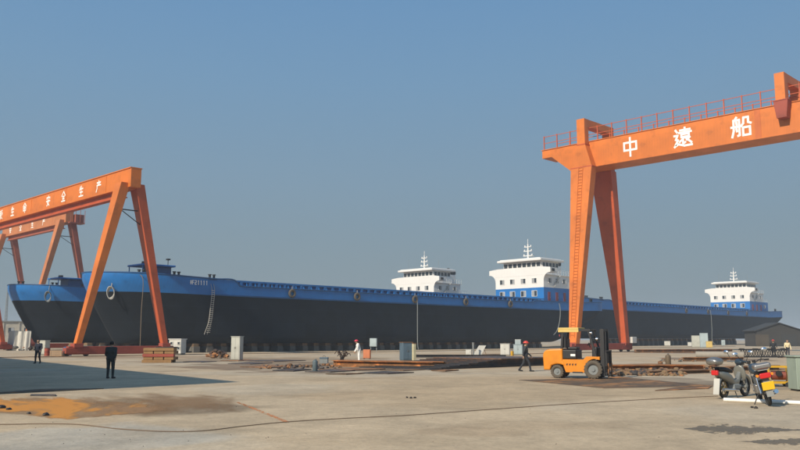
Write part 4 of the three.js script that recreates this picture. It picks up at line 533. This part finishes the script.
// ---------------------------------------------------------------- yard objects, right side
{ const a = g(724, 401.6), b = g(815, 405.6); single('pipe', 'white plastic pipe lying on the concrete under the motorbikes', 'pipe', bar(V(a.x, 0.058, a.z), V(b.x, 0.058, b.z), 0.055, 18), mat('white_plastic', C(0.8, 0.79, 0.74), { roughness: 0.4 })); }
{ const p = g(810, 391.5); const o = thing('switch_cabinet', 'pale green metal cabinet with a flat lid beside the yellow compressor', 'cabinet', p, bearing(135)); mat('pale_green', C(0.34, 0.42, 0.36), { map: grime, roughness: 0.55 });
  part('body', [rbx(-0.42, 1.2, 0.06, 1.17, -0.7, 0, 0.02)], 'pale_green', o); part('lid', [rbx(-0.47, 1.25, 1.172, 1.23, -0.76, 0.05, 0.015)], 'pale_green', o); part('foot', [bx(-0.38, -0.28, 0, 0.06, -0.6, -0.1), bx(1.0, 1.1, 0, 0.06, -0.6, -0.1)], 'black', o); const d = part('door', [rbx(-0.36, 0.36, 0.14, 1.1, 0.0, 0.02, 0.008), rbx(0.42, 1.14, 0.14, 1.1, 0, 0.02, 0.008)], 'pale_green', o); part('handle', [bx(0.28, 0.31, 0.55, 0.7, 0.02, 0.05), bx(0.47, 0.5, 0.55, 0.7, 0.02, 0.05)], 'steel', d);
  for (let k = 0; k < 4; k++) part('stencil_lettering', put(glyph(['one', 'two', 'one', 'two'][k], 0.07, 0.1, 0.014), -0.2 + k * 0.1, 0.66, 0.024), 'grey_metal', o); }
{ const p = g(778, 386.5); const o = thing('compressor', 'yellow framed compressor with a red tank behind the motorbikes', 'compressor', p, bearing(150));
  part('side_frame', [rbx(-0.45, -0.3, 0.12, 0.84, -0.3, 0.3, 0.03), rbx(0.34, 0.42, 0.12, 0.78, -0.3, 0.3, 0.02), bx(-0.3, 0.34, 0.72, 0.78, -0.3, -0.24), bx(-0.3, 0.34, 0.72, 0.78, 0.24, 0.3), bx(-0.3, 0.34, 0.12, 0.2, -0.28, 0.28)], 'yellow', o); part('tank', [cyl(0.04, 0.42, 0, 0.17, 0.5, 'x', 20)], mat('dull_red', C(0.26, 0.07, 0.045), { map: grime }), o); part('motor', [cyl(0.02, 0.5, 0.22, 0.11, 0.14, 'z', 16)], 'black', o); for (const z of [-0.28, 0.28]) for (const x of [-0.34, 0.3]) part('wheel', [cyl(x, 0.09, z, 0.09, 0.05, 'z', 16)], 'rubber', o); part('handle', [bar(V(0.42, 0.5, -0.2), V(0.75, 0.62, -0.2), 0.015, 6), bar(V(0.42, 0.5, 0.2), V(0.75, 0.62, 0.2), 0.015, 6), bar(V(0.75, 0.62, -0.2), V(0.75, 0.62, 0.2), 0.015, 6)], 'yellow', o); }
{ const p = g(763, 357.8), o = thing('lattice_frame', 'low black lattice steel frame lying across the yard', 'frame', p, bearing(135)); const L = 2.2, gs = []; for (const z of [-0.3, 0.3]) { for (const y of [0.05, 0.72]) gs.push(bx(-L, L, y, y + 0.12, z - 0.06, z + 0.06)); for (let k = 0; k < 9; k++) { const x = -L + k * L / 4.5; gs.push(beamBetween(V(x, 0.1, z), V(x + L / 9, 0.76, z), 0.05, 0.05), beamBetween(V(x + L / 9, 0.76, z), V(x + L / 4.5, 0.1, z), 0.05, 0.05)); } } part('chord_and_braces', gs, 'black', o); for (const x of [-2, -0.7, 0.7, 2]) part('cross_bar', [bx(x - 0.06, x + 0.06, 0.842, 0.9, -0.5, 0.5)], 'black', o); part('sleeper', [bx(-1.9, -1.7, 0, 0.05, -0.6, 0.6), bx(1.7, 1.9, 0, 0.05, -0.6, 0.6)], 'timber', o); }
{ const a = g(696, 358.2), b = g(744, 358.6); single('pipe', 'large grey steel pipe lying beside the black lattice frame', 'pipe', (() => { const q = [bar(V(a.x, 0.32, a.z), V(b.x, 0.32, b.z), 0.32, 22)]; return q; })(), mat('pipe_grey', C(0.36, 0.33, 0.28), { map: grime, roughness: 0.8 })); }
// dark gabled shed
{ const p = g(780, 346.4), o = thing('shed', 'dark gabled shed beyond the yard beside the last ship', 'building', p, bearing(135)); mat('dark_wall', C(0.045, 0.043, 0.038), { map: grime, roughness: 0.9 }); mat('dark_roof', C(0.04, 0.042, 0.042), { map: grime, roughness: 0.85 });
  const w = 5.6, e = 3.8, r = 5.6, d = 7; const s = new THREE.Shape([[-w, 0], [w, 0], [w, e], [0, r], [-w, e]].map(q => new THREE.Vector2(...q))); const q = new THREE.ExtrudeGeometry(s, { depth: d, bevelEnabled: false }); q.translate(0, 0, -d); part('wall', q, 'dark_wall', o);
  for (const k of [-1, 1]) part('roof', [hexa(k < 0 ? [V(-w - 0.5, e - 0.1, 0.4), V(0, r + 0.05, 0.4), V(0, r + 0.05, -d), V(-w - 0.5, e - 0.1, -d)] : [V(0, r + 0.05, 0.4), V(w + 0.5, e - 0.1, 0.4), V(w + 0.5, e - 0.1, -d), V(0, r + 0.05, -d)], k < 0 ? [V(-w - 0.5, e + 0.1, 0.4), V(0, r + 0.25, 0.4), V(0, r + 0.25, -d), V(-w - 0.5, e + 0.1, -d)] : [V(0, r + 0.25, 0.4), V(w + 0.5, e + 0.1, 0.4), V(w + 0.5, e + 0.1, -d), V(0, r + 0.25, -d)])], 'dark_roof', o);
  part('door', [bx(-5.9, -2.6, 0, 2.9, 0, 0.06)], mat('brown_door', C(0.08, 0.065, 0.045), { map: grime }), o); part('door', [bx(0.5, 4.2, 0, 2.9, 0, 0.06)], 'dark_roof', o); }
// flat steel sheet the forklift stands on
function plate(name, label, pts, th, m, y = 0.004, group) { const c = pts.reduce((a, p) => a.clone().add(p)).multiplyScalar(1 / pts.length); const q = pts.map(p => V(p.x - c.x, 0, p.z - c.z)); return single(name, label, 'steel plate', hexa(q, q.map(p => V(p.x, th, p.z))), m, V(c.x, y, c.z), 0, group); }
mat('brown_plate', C(0.66, 0.76, 0.80), { map: rustMap, roughness: 0.85, bumpMap: fineBump, bumpScale: 0.004 });
plate('steel_plate', 'large thin rusty steel sheet lying under the forklift', [g(519, 380.3), g(604, 388.4), g(716, 386.2), g(622, 377.4)], 0.012, 'brown_plate', 0.002);
plate('steel_plate', 'small rusty steel sheet lying on the concrete behind the motorbikes', [g(655, 391), g(708, 389), g(712, 386.8), g(676, 388)], 0.03, 'rust', 0.0);
// stepped stack of steel plates
{ const o = thing('plate_stack', 'stepped stack of dark steel plates behind the walking person', 'steel plates', V(35.6, 0, -33.0)); for (let k = 0; k < 9; k++) part('plate', [bx(k * 0.85 + rr(-0.2, 0.2), 12.5 + rr(-0.4, 0.4), k * 0.062, k * 0.062 + 0.058, -6 + rr(-0.2, 0.2), rr(-0.12, 0.12))], k === 8 ? 'mill_steel' : 'mill_dark', o); }
function beams(name, label, px, n, w, h, m, group) { const [a, b] = px.map(q => g(...q)); const d = b.clone().sub(a), L = d.length(); const o = thing(name, label, 'steel beams', a, Math.atan2(-d.z, d.x), group); for (let k = 0; k < n; k++) { const z = -k * w * 1.05, s = rr(-0.6, 0.6), y = k % 2 ? 0 : 0; part('beam', [bx(s, L + s + rr(-0.5, 0.5), y, y + 0.03, z - w, z), bx(s, L + s, y + 0.032, y + h, z - w / 2 - 0.02, z - w / 2 + 0.02), bx(s, L + s, h + 0.002, h + 0.03, z - w, z)], m, o); } return o; }
beams('beam_row', 'row of rusty steel beams lying before the worker in white', [[330, 366.5], [428, 368.5]], 4, 0.5, 0.36, 'rust_orange');
beams('beam_row', 'row of rusty beams lying beyond the forklift and the rubble', [[612, 371.2], [705, 371]], 3, 0.5, 0.3, 'rust_orange');
beams('beam_row', 'low rusty beams lying between the rubble and the moped', [[660, 374.6], [720, 373]], 2, 0.35, 0.16, 'rust');
beams('beam_row', 'rusty beams lying between walking person and forklift', [[528, 366], [562, 365]], 3, 0.45, 0.32, 'rust_orange');
beams('beam_row', 'far row of dark rusty beams beyond the tall crane leg', [[640, 352.8], [735, 352.4]], 3, 0.5, 0.4, 'rust');
beams('beam_row', 'dark rusty beams lying before the large grey pipe', [[690, 361.5], [748, 361.3]], 3, 0.4, 0.3, 'rust');
beams('beam_row', 'rusty beams lying between compressor and lattice frame', [[735, 371], [785, 370]], 3, 0.4, 0.22, 'rust');
beams('beam_row', 'thin dark beams lying behind the blue cabinet', [[418, 357.6], [510, 357.8]], 2, 0.4, 0.25, 'mill_dark');
mat('offcut_dark', C(0.5, 0.5, 0.5), { map: mill, roughness: 0.75 });
// loose plates and offcuts
{ const specs = [[250, 363.5, 16, 1.0], [268, 367, 20, 1.2], [292, 370.5, 14, 1.3], [300, 366, 22, 1.0], [330, 371.5, 18, 1.2], [352, 369.8, 24, 1.1], [386, 373.2, 20, 1.2], [402, 370.2, 16, 1.0], [275, 361, 22, 0.8], [240, 360.5, 14, 0.7], [372, 363, 16, 0.7], [345, 374.2, 14, 0.8], [200, 362, 12, 0.7], [445, 371, 10, 0.7]]; const word = ['grey', 'rusty', 'dark grey', 'brown'];
  specs.forEach(([x, y, w, h], k) => { const j = () => rr(-0.25, 0.25) * h; const sk = rr(-0.35, 0.35) * w; const m = ['mill_steel', 'rust', 'offcut_dark', 'brown_plate'][k % 4]; plate('steel_offcut', ['grey mill steel offcut lying flat among the scrap plates', 'rusty orange offcut lying flat among the scrap plates', 'blackish steel offcut lying flat among the scrap plates', 'brown steel offcut lying flat among the scrap plates'][k % 4], [g(x - w * 1.4, y + h * 0.4 + j()), g(x + sk * 0.4, y + h + j() * 0.4), g(x + w * 1.4, y - h * 0.3 + j()), g(x - sk * 0.4, y - h + j() * 0.4)], rr(0.012, 0.06), m, 0.003 + k * 0.0007, 'loose steel offcuts'); }); }
// rubble heap
{ const o = thing('rubble_heap', 'heap of broken concrete and scrap beside the forklift', 'rubble', g(648, 375)); o.userData.kind = 'stuff'; const buckets = { timber: [], rust: [], offcut_dark: [] }; const c = g(648, 375); for (let k = 0; k < 260; k++) { const p = g(648 + rr(-37, 37), 373.5 + rr(-2.5, 2.6)).sub(c), r = rr(0.05, 0.17); const q = chunk(r, k); q.rotateY(rr(0, 6)); q.translate(p.x, r * rr(0.2, 0.8), p.z); buckets[['timber', 'rust', 'offcut_dark'][k % 3]].push(q); } for (const k in buckets) { const m = part('rubble', buckets[k], k, o); m.userData.kind = 'stuff'; } }
function heap(name, label, px, py, w, h, n, ms, r0, r1, hgt) { const c = g(px, py), o = thing(name, label, 'heap', c); o.userData.kind = 'stuff'; ms.forEach((mm, mi) => { const q = []; for (let k = mi; k < n; k += ms.length) { const u = rr(-1, 1), v = rr(-1, 1), p = g(px + u * w, py + v * h).sub(c), r = rr(r0, r1), t = chunk(r, k + px); t.rotateY(rr(0, 6)); t.translate(p.x, r * 0.4 + hgt * rr(0, 1) * (1 - u * u), p.z); q.push(t); } part('pieces', q, mm, o).userData.kind = 'stuff'; }); return o; }
heap('scrap_heap', 'reddish scrap heap beside the tall white cabinet', 218, 357.5, 9, 1.2, 60, ['rust', 'mill_dark'], 0.12, 0.32, 0.6);
heap('scrap_heap', 'dark scrap heap under the pale covers near the ship bow', 22, 350, 18, 0.8, 50, ['mill_dark', 'concrete_block', 'rust'], 0.15, 0.4, 0.5);
heap('scrap_heap', 'brown scrap strewn between the offcuts and the cylinder', 300, 367.5, 40, 2, 60, ['rust', 'mill_dark', 'mill_steel'], 0.05, 0.14, 0.05);
heap('scrap_heap', 'small brown scrap pieces lying far out by the grey pipe', 700, 361, 40, 1.0, 40, ['rust', 'concrete_block'], 0.06, 0.16, 0.06);
heap('scrap_heap', 'scrap strewn along the rusty beams beyond the forklift', 690, 369, 70, 1.6, 70, ['rust_orange', 'mill_dark', 'rust'], 0.06, 0.15, 0.05);
// gas cylinders
function bottle(p, label, m, h, r) { const pr = [[0.001, 0], [r, 0], [r, h * 0.78], [r * 0.85, h * 0.86], [r * 0.35, h * 0.91], [r * 0.35, h * 0.94]].map(q => new THREE.Vector2(...q)); const o = thing('gas_cylinder', label, 'gas cylinder', p); part('body', new THREE.LatheGeometry(pr, 20), m, o); part('valve', [cyl(0, h * 0.96, 0, r * 0.25, h * 0.06, 'y', 10), bar(V(0, h * 0.96, 0), V(r * 0.7, h * 0.96, 0), r * 0.15, 8)], 'steel', o); return o; }
bottle(g(668.5, 368.2), 'brown gas cylinder standing on the rusty beams', mat('brown_bottle', C(0.16, 0.12, 0.075), { map: grime }), 0.92, 0.17);
bottle(g(315, 372), 'blue-grey gas cylinder standing among the scrap plates', mat('bluegrey', C(0.12, 0.17, 0.20), { map: grime }), 0.72, 0.145);
bottle(g(660.5, 366.6), 'short rusty gas cylinder beside a taller brown one', 'rust', 0.4, 0.16);
// cabinets and boxes
function cabinet(px, py, w, h, d, turn, m, label, o2 = {}) { const o = thing(o2.name || 'cabinet', label, o2.cat || 'cabinet', g(px, py), bearing(turn)); part('body', [rbx(-w / 2, w / 2, 0.08, h, -d, 0, 0.02)], m, o); part('plinth', [bx(-w / 2 + 0.03, w / 2 - 0.03, 0, 0.08, -d + 0.03, -0.03)], 'concrete_block', o); part('cap', [rbx(-w / 2 - 0.04, w / 2 + 0.04, h, h + 0.05, -d - 0.04, 0.05, 0.015)], o2.cap || m, o); if (!o2.nodoor) { const n = w > 0.8 ? 2 : 1; for (let k = 0; k < n; k++) { const dw = (w - 0.1) / n; const dd = part('door', [rbx(-w / 2 + 0.05 + k * dw + 0.01, -w / 2 + 0.05 + (k + 1) * dw - 0.01, 0.16, h - 0.07, 0, 0.02, 0.006)], o2.door || m, o); part('handle', [bx(-w / 2 + 0.05 + (k + 0.85 - k * 0.7) * dw - 0.015, -w / 2 + 0.05 + (k + 0.85 - k * 0.7) * dw + 0.015, h * 0.5, h * 0.5 + 0.14, 0.02, 0.05)], 'steel', dd); } } return o; }
mat('grey_white', C(0.52, 0.54, 0.49), { map: grime, roughness: 0.6 }); mat('slate_blue', C(0.10, 0.16, 0.22), { map: grime, roughness: 0.5 }); mat('orange_panel', C(0.66, 0.22, 0.09), { map: grime }); mat('pale_blue', C(0.42, 0.52, 0.56), { map: grime });
cabinet(235, 360.6, 0.9, 1.98, 0.5, 160, 'grey_white', 'tall off-white metal cabinet standing on the concrete beside the scrap heap');
cabinet(408, 361, 0.85, 1.5, 0.75, 110, 'slate_blue', 'blue-grey cabinet with rusty cap standing on the plates', { cap: 'rust' });
{ const o = thing('panel', 'pale yellow panel leaning against the blue-grey cabinet', 'panel', g(413.6, 361), bearing(100)); part('sheet', [rbx(-0.02, 0.24, 0, 1.4, -0.2, 0.02, 0.01)], mat('cream', C(0.66, 0.62, 0.42), { map: grime }), o); part('edge', [bx(-0.03, 0.25, 1.4, 1.45, -0.21, 0.03)], 'rust', o); }
{ const o = thing('distribution_box', 'grey electrical box raised on legs behind the worker in white', 'electrical box', g(373, 352), bearing(150)); part('body', [rbx(-0.5, 0.5, 0.75, 1.9, -0.4, 0, 0.03)], 'pale_blue', o); part('door', [rbx(-0.44, 0.44, 0.82, 1.84, 0, 0.025, 0.01)], 'pale_blue', o); for (const x of [-0.42, 0.42]) part('leg', [bx(x - 0.04, x + 0.04, 0, 0.75, -0.35, -0.27)], 'grey_metal', o); }
{ const o = thing('cabinet', 'small orange metal cabinet beside the worker in white', 'cabinet', g(366.5, 359), bearing(150)); part('body', [rbx(-0.33, 0.33, 0.06, 0.86, -0.3, 0, 0.02)], 'orange_panel', o); part('door', [rbx(-0.29, 0.29, 0.1, 0.82, 0, 0.02, 0.008)], 'orange_panel', o); part('foot', [bx(-0.3, -0.22, 0, 0.06, -0.28, -0.02), bx(0.22, 0.3, 0, 0.06, -0.28, -0.02)], 'black', o); }
{ const o = thing('toolbox', 'blue-grey steel toolbox beside the blue-grey gas cylinder', 'toolbox', g(324, 363.5), bearing(140)); part('body', [rbx(-0.3, 0.3, 0, 0.34, -0.2, 0.2, 0.02)], 'grey_metal', o); part('lid', [rbx(-0.32, 0.32, 0.342, 0.46, -0.22, 0.22, 0.03)], 'slate_blue', o); part('handle', [tube([V(-0.1, 0.46, 0), V(-0.08, 0.54, 0), V(0.08, 0.54, 0), V(0.1, 0.46, 0)], 0.012, 12, 6)], 'black', o); }
{ // twisted scrap bars
  const o = thing('scrap_bars', 'tangle of dark twisted steel bars beside the worker in white', 'scrap', g(342, 361.5)); for (let k = 0; k < 14; k++) { const a = rr(0, 6.28), r = rr(0.3, 0.6), h = rr(0.4, 0.95); part('bar', tube([V(rr(-0.15, 0.15), 0.02, rr(-0.15, 0.15)), V(Math.cos(a) * r * 0.4, h * 0.55, Math.sin(a) * r * 0.4), V(Math.cos(a + 0.5) * r, h, Math.sin(a + 0.5) * r), V(Math.cos(a + 1) * r * 1.2, h * rr(0.5, 0.9), Math.sin(a + 1) * r * 1.2)], 0.03, 14, 6), 'mill_dark', o); } }
cabinet(505, 355.6, 1.0, 1.25, 0.6, 150, 'off_white', 'white double-door cabinet standing behind the plate stack', {});
cabinet(518, 355, 1.0, 1.15, 0.6, 150, 'pale_blue', 'pale blue cabinet with another box on top, behind the walking person', {});
{ const q = g(518, 355); const o = thing('box', 'small pale blue box standing on the pale blue cabinet', 'box', V(q.x, 1.202, q.z), bearing(150)); part('body', [rbx(-0.32, 0.32, 0, 0.5, -0.5, -0.05, 0.02)], 'pale_blue', o); part('lid', [rbx(-0.34, 0.34, 0.5, 0.55, -0.52, -0.03, 0.015)], 'off_white', o); }
{ const o = thing('fuel_can', 'yellow fuel can between the white and pale blue cabinets', 'can', g(512.3, 355.8)); part('body', [rbx(-0.16, 0.16, 0, 0.5, -0.12, 0.12, 0.05)], 'yellow', o); part('cap', [cyl(0.08, 0.53, 0, 0.04, 0.08)], 'black', o); }
cabinet(468.5, 355.4, 0.62, 0.62, 0.5, 150, 'off_white', 'low white cabinet beside the slanted beige board', {});
{ const o = thing('board', 'slanted beige board propped beside the low white cabinet', 'board', g(480, 355.6), bearing(135)); part('sheet', [hexa([V(-0.75, 0, 0.1), V(0.1, 0, 0.1), V(0.1, 0, -0.5), V(-0.75, 0, -0.5)], [V(-0.1, 1.1, 0.0), V(0.68, 1.1, 0.0), V(0.68, 1.1, -0.1), V(-0.1, 1.1, -0.1)])], 'off_white', o); part('prop', [beamBetween(V(0.75, 0, -0.25), V(0.35, 1.0, -0.13), 0.06, 0.06)], 'timber', o); }
{ const o = thing('post', 'short dark post beside the slanted beige board', 'post', g(473.3, 355.8)); part('pole', [bar(V(0, 0, 0), V(0, 1.35, 0), 0.09, 10)], 'grey_metal', o); part('cap', [cyl(0, 1.38, 0, 0.12, 0.06)], 'grey_metal', o); }
cabinet(667.5, 345.8, 1.5, 1.2, 1, 150, 'off_white', 'small white cabinet in front of the ship by the shed', {});
cabinet(698, 347.4, 2.4, 2.5, 1, 150, 'grey_white', 'white machine cabinet in the far group of boxes', {}); cabinet(704.5, 347.6, 1.6, 3.0, 1, 150, 'pale_blue', 'pale blue machine cabinet, tallest of the far group of boxes', {}); cabinet(709.5, 347.9, 1.2, 1.3, 0.6, 150, 'pale_yellow', 'yellow machine box in the far group of boxes', {}); cabinet(691, 346.4, 1.4, 1.0, 1, 150, 'off_white', 'low white box lying beside the far group of boxes', { nodoor: true }); cabinet(723.5, 345.8, 0.9, 1.5, 0.7, 150, 'pale_blue', 'pale blue box standing alone before the ship by the shed', {});
cabinet(676, 345.2, 1.8, 0.6, 1, 150, 'grey_white', 'low grey trunk beside the small white cabinet by the far ship', { nodoor: true });
// left side
cabinet(41.5, 355, 1.2, 1.6, 0.6, 170, 'grey_white', 'grey-white cabinet standing behind the person in the dark jacket', {});
{ const o = thing('barrel', 'dark red drum beside the grey-white cabinet', 'drum', g(47, 356)); part('body', [cyl(0, 0.42, 0, 0.29, 0.84, 'y', 20)], 'sill_red', o); part('rim', [new THREE.TorusGeometry(0.29, 0.02, 6, 24).rotateX(Math.PI / 2).translate(0, 0.84, 0), new THREE.TorusGeometry(0.3, 0.018, 6, 24).rotateX(Math.PI / 2).translate(0, 0.42, 0)], 'black', o); }
function crate(p, turn, w, h, d, m, label) { const o = thing('crate', label, 'crate', p, bearing(turn)); const n = Math.max(3, Math.round(h / 0.22)); for (let k = 0; k < n; k++) { const y0 = k * h / n + 0.01, y1 = (k + 1) * h / n - 0.02; part('plank', [bx(-w / 2, w / 2, y0, y1, 0, 0.04)], m, o); part('plank', [bx(-w / 2, w / 2, y0, y1, -d - 0.04, -d)], m, o); part('plank', [bx(-w / 2 - 0.04, -w / 2, y0, y1, -d, 0)], m, o); part('plank', [bx(w / 2, w / 2 + 0.04, y0, y1, -d, 0)], m, o); } part('lid', [bx(-w / 2 - 0.05, w / 2 + 0.05, h, h + 0.04, -d - 0.05, 0.05)], m, o); for (const x of [-w / 2 + 0.1, w / 2 - 0.1]) part('batten', [bx(x - 0.06, x + 0.06, 0, h, 0.042, 0.07)], m, o); return o; }
mat('beige_wood', C(0.40, 0.28, 0.18), { map: grime, roughness: 0.9 }); mat('ochre', C(0.34, 0.2, 0.085), { map: grime, roughness: 0.85 });
crate(g(56, 356.3), 150, 1.5, 0.55, 0.9, 'beige_wood', 'low beige wooden crate between red drum and blue tarpaulin');
function tarp(p, label, w, h, d) { const q = new THREE.SphereGeometry(1, 22, 14, 0, Math.PI * 2, 0, Math.PI / 2), a = q.attributes.position; for (let i = 0; i < a.count; i++) { const x = a.getX(i), y = a.getY(i), z = a.getZ(i), k = 0.8 + 0.4 * fbm(x * 3 + p.x, y * 3 + z * 3 + 5, 3); a.setXYZ(i, x * w * k, Math.pow(y, 0.35) * h * (0.85 + 0.3 * (k - 0.8)), z * d * k); } q.computeVertexNormals(); return single('tarpaulin', label, 'tarpaulin', q, 'blue_tarp', p); }
tarp(g(66.5, 355.5), 'blue tarpaulin bundle beside the foot of the gantry leg', 0.5, 1.05, 0.45); tarp(g(80, 353), 'lower blue tarpaulin bundle behind the gantry leg', 0.5, 1.1, 0.4);
// stacks of timber and steel at the crane foot
{ const o = thing('timber_stack', 'stack of rust-coloured sleepers beside the foot of the gantry leg', 'stack', g(157.5, 362.8), bearing(135)); for (let l = 0; l < 5; l++) for (let k = 0; k < 3; k++) part('sleeper', [l % 2 ? rbx(-1.1 + k * 0.8, -0.5 + k * 0.8 + 0.12, l * 0.225, l * 0.225 + 0.22, -1.3, 0.02, 0.02) : rbx(-1.15 + rr(-0.06, 0.06), 0.95 + rr(-0.06, 0.3), l * 0.225, l * 0.225 + 0.22, -1.25 + k * 0.48, -0.88 + k * 0.48, 0.02)], l === 2 ? 'sill_red' : 'ochre', o); part('top_plate', [bx(-0.2, 1.2, 1.126, 1.2, -1.2, 0)], 'mill_dark', o); }
{ const o = thing('site_cabin', 'small white site cabin with dark windows behind the gantry leg', 'cabin', g(175, 354.4), bearing(150)); part('wall', [rbx(-0.85, 0.75, 0.1, 1.75, -1.2, 0, 0.03)], 'off_white', o); part('roof', [bx(-0.92, 0.82, 1.75, 1.83, -1.3, 0.1)], 'white', o); part('base', [bx(-0.8, 0.7, 0, 0.1, -1.1, -0.05)], 'concrete_block', o); for (const [x, y] of [[-0.5, 1.3], [0.45, 1.3], [-0.5, 0.72], [0.45, 0.72]]) windowAt(o, 0, x, y, 0.0, 0.26, 0.26, 1, true, 'off_white'); }
// pale covered store and masts seen past the bow of the second ship
{ const o = thing('store_shed', 'pale plastered store beyond the bows with a low flat roof', 'building', g(0, 344.7), bearing(110)); mat('plaster', C(0.5, 0.47, 0.4), { map: grime, roughness: 0.9 }); part('wall', [bx(-30, 14, 0, 7.3, -12, 0)], 'plaster', o); part('roof', [bx(-30.5, 14.5, 7.3, 7.6, -12.4, 0.5)], 'grey_metal', o); for (let k = 0; k < 9; k++) { const x = -27 + k * 4.6; part('pilaster', [bx(x - 0.2, x + 0.2, 0, 7.29, 0, 0.25)], 'plaster', o); windowAt(o, 0, x + 2.3, 4.6, 0.0, 1.6, 1.6, 2, true, 'plaster'); } }
{ const o = thing('loading_mast', 'thin grey lattice mast standing behind the pale store', 'mast', g(9.5, 343.3).add(V(0, 0, -6))); const H = 25; const gs = []; for (const [x, z] of [[-0.5, -0.5], [0.5, -0.5], [0.5, 0.5], [-0.5, 0.5]]) gs.push(bar(V(x, 0, z), V(x * 0.4, H, z * 0.4), 0.1, 6)); part('pole', gs, 'grey_metal', o); const br = []; for (let k = 0; k < 16; k++) { const y = k * H / 16, y2 = y + H / 16, s = lerp(0.5, 0.2, k / 16); br.push(bar(V(-s, y, s), V(s, y2, s), 0.05, 5), bar(V(-s, y, -s), V(s, y2, -s), 0.05, 5), bar(V(-s, y, -s), V(-s, y2, s), 0.05, 5), bar(V(s, y, -s), V(s, y2, s), 0.05, 5)); } part('bracing', br, 'grey_metal', o); }
{ const c = g(0, 357); for (const [px, lab, w] of [[16, 'pale canvas cover hanging beside the ship bow', 1.2], [24, 'second pale canvas cover draped over scrap by the ship bow', 0.9]]) { const p = g(px, 350.6); const q = new THREE.PlaneGeometry(w * 2, 3.0, 26, 14), a = q.attributes.position; for (let i = 0; i < a.count; i++) { const x = a.getX(i), y = a.getY(i); a.setZ(i, 0.16 * Math.sin(x * 7 + px) + 0.4 * (1.5 - y) * 0.25 + 0.1 * fbm(x * 2, y * 2, 3)); } q.computeVertexNormals(); const o = thing('canvas_cover', lab, 'canvas', p, bearing(135)); part('canvas', [q.translate(0, 1.5, 0)], mat('canvas', C(0.55, 0.53, 0.47), { roughness: 0.95, side: THREE.DoubleSide }), o); part('frame', [bar(V(-w, 0, -0.1), V(-w, 3.0, -0.1), 0.05, 6), bar(V(w, 0, -0.1), V(w, 3.0, -0.1), 0.05, 6), bar(V(-w, 3.02, -0.1), V(w, 3.02, -0.1), 0.05, 6)], 'grey_metal', o); } }
// cable across the concrete
{ const pts = [[-40, 424], [0, 425], [40, 424.4], [75, 424.8], [120, 429.5], [165, 432], [200, 431.6], [245, 426.5], [290, 422.2], [350, 418.6], [400, 416.2], [480, 410.6], [560, 405], [640, 400.2], [700, 397.2], [718, 396.4]].map(p => { const q = g(...p); return V(q.x, 0.013, q.z); }); single('cable', 'thin rusty steel cable snaking across the concrete', 'cable', tube(pts, 0.009, 300, 6), mat('cable_brown', C(0.17, 0.115, 0.075), { roughness: 0.95 })); }
// pebbles and crumbs on the concrete
{ const q = []; for (let k = 0; k < 70; k++) { const p = g(rr(-20, 820), 385 + 62 * Math.pow(rnd(), 0.8)), r = rr(0.004, 0.011), t = chunk(r, k); t.translate(p.x, r * 0.4, p.z); q.push(t); } for (const [x, y] of [[407, 398], [411, 398.4], [415, 398.2], [756, 408.5], [752, 408]]) { const t = chunk(0.045, x); const p = g(x, y); t.translate(p.x, 0.02, p.z); q.push(t); } const o = part('pebbles', q, 'mill_dark', scene); o.userData = { kind: 'stuff', label: 'dark pebbles and crumbs scattered over the bare concrete', category: 'pebbles' }; }
// bits at the edge of the rust spill
[[2, 408.5, 0.09], [9, 410, 0.06], [29, 414, 0.045], [46, 415.8, 0.07]].forEach(([x, y, r], k) => single('scrap_piece', 'small black scrap piece at the edge of the orange rust dust', 'scrap', (() => { const q = chunk(r, k + 3); q.translate(0, r * 0.35, 0); return q; })(), 'black', g(x, y), 0, 'black scrap pieces by the rust dust'));
plate('steel_offcut', 'thin grey strip lying behind the orange rust dust', [g(30, 396.2), g(55, 396.4), g(56, 395.2), g(31, 395)], 0.03, 'mill_steel');
plate('steel_offcut', 'long dark sheet lying in the broad shadow', [g(-20, 394.5), g(60, 391.2), g(104, 388.9), g(40, 389.6)], 0.02, 'brown_plate');
renderer.render(scene, camera);
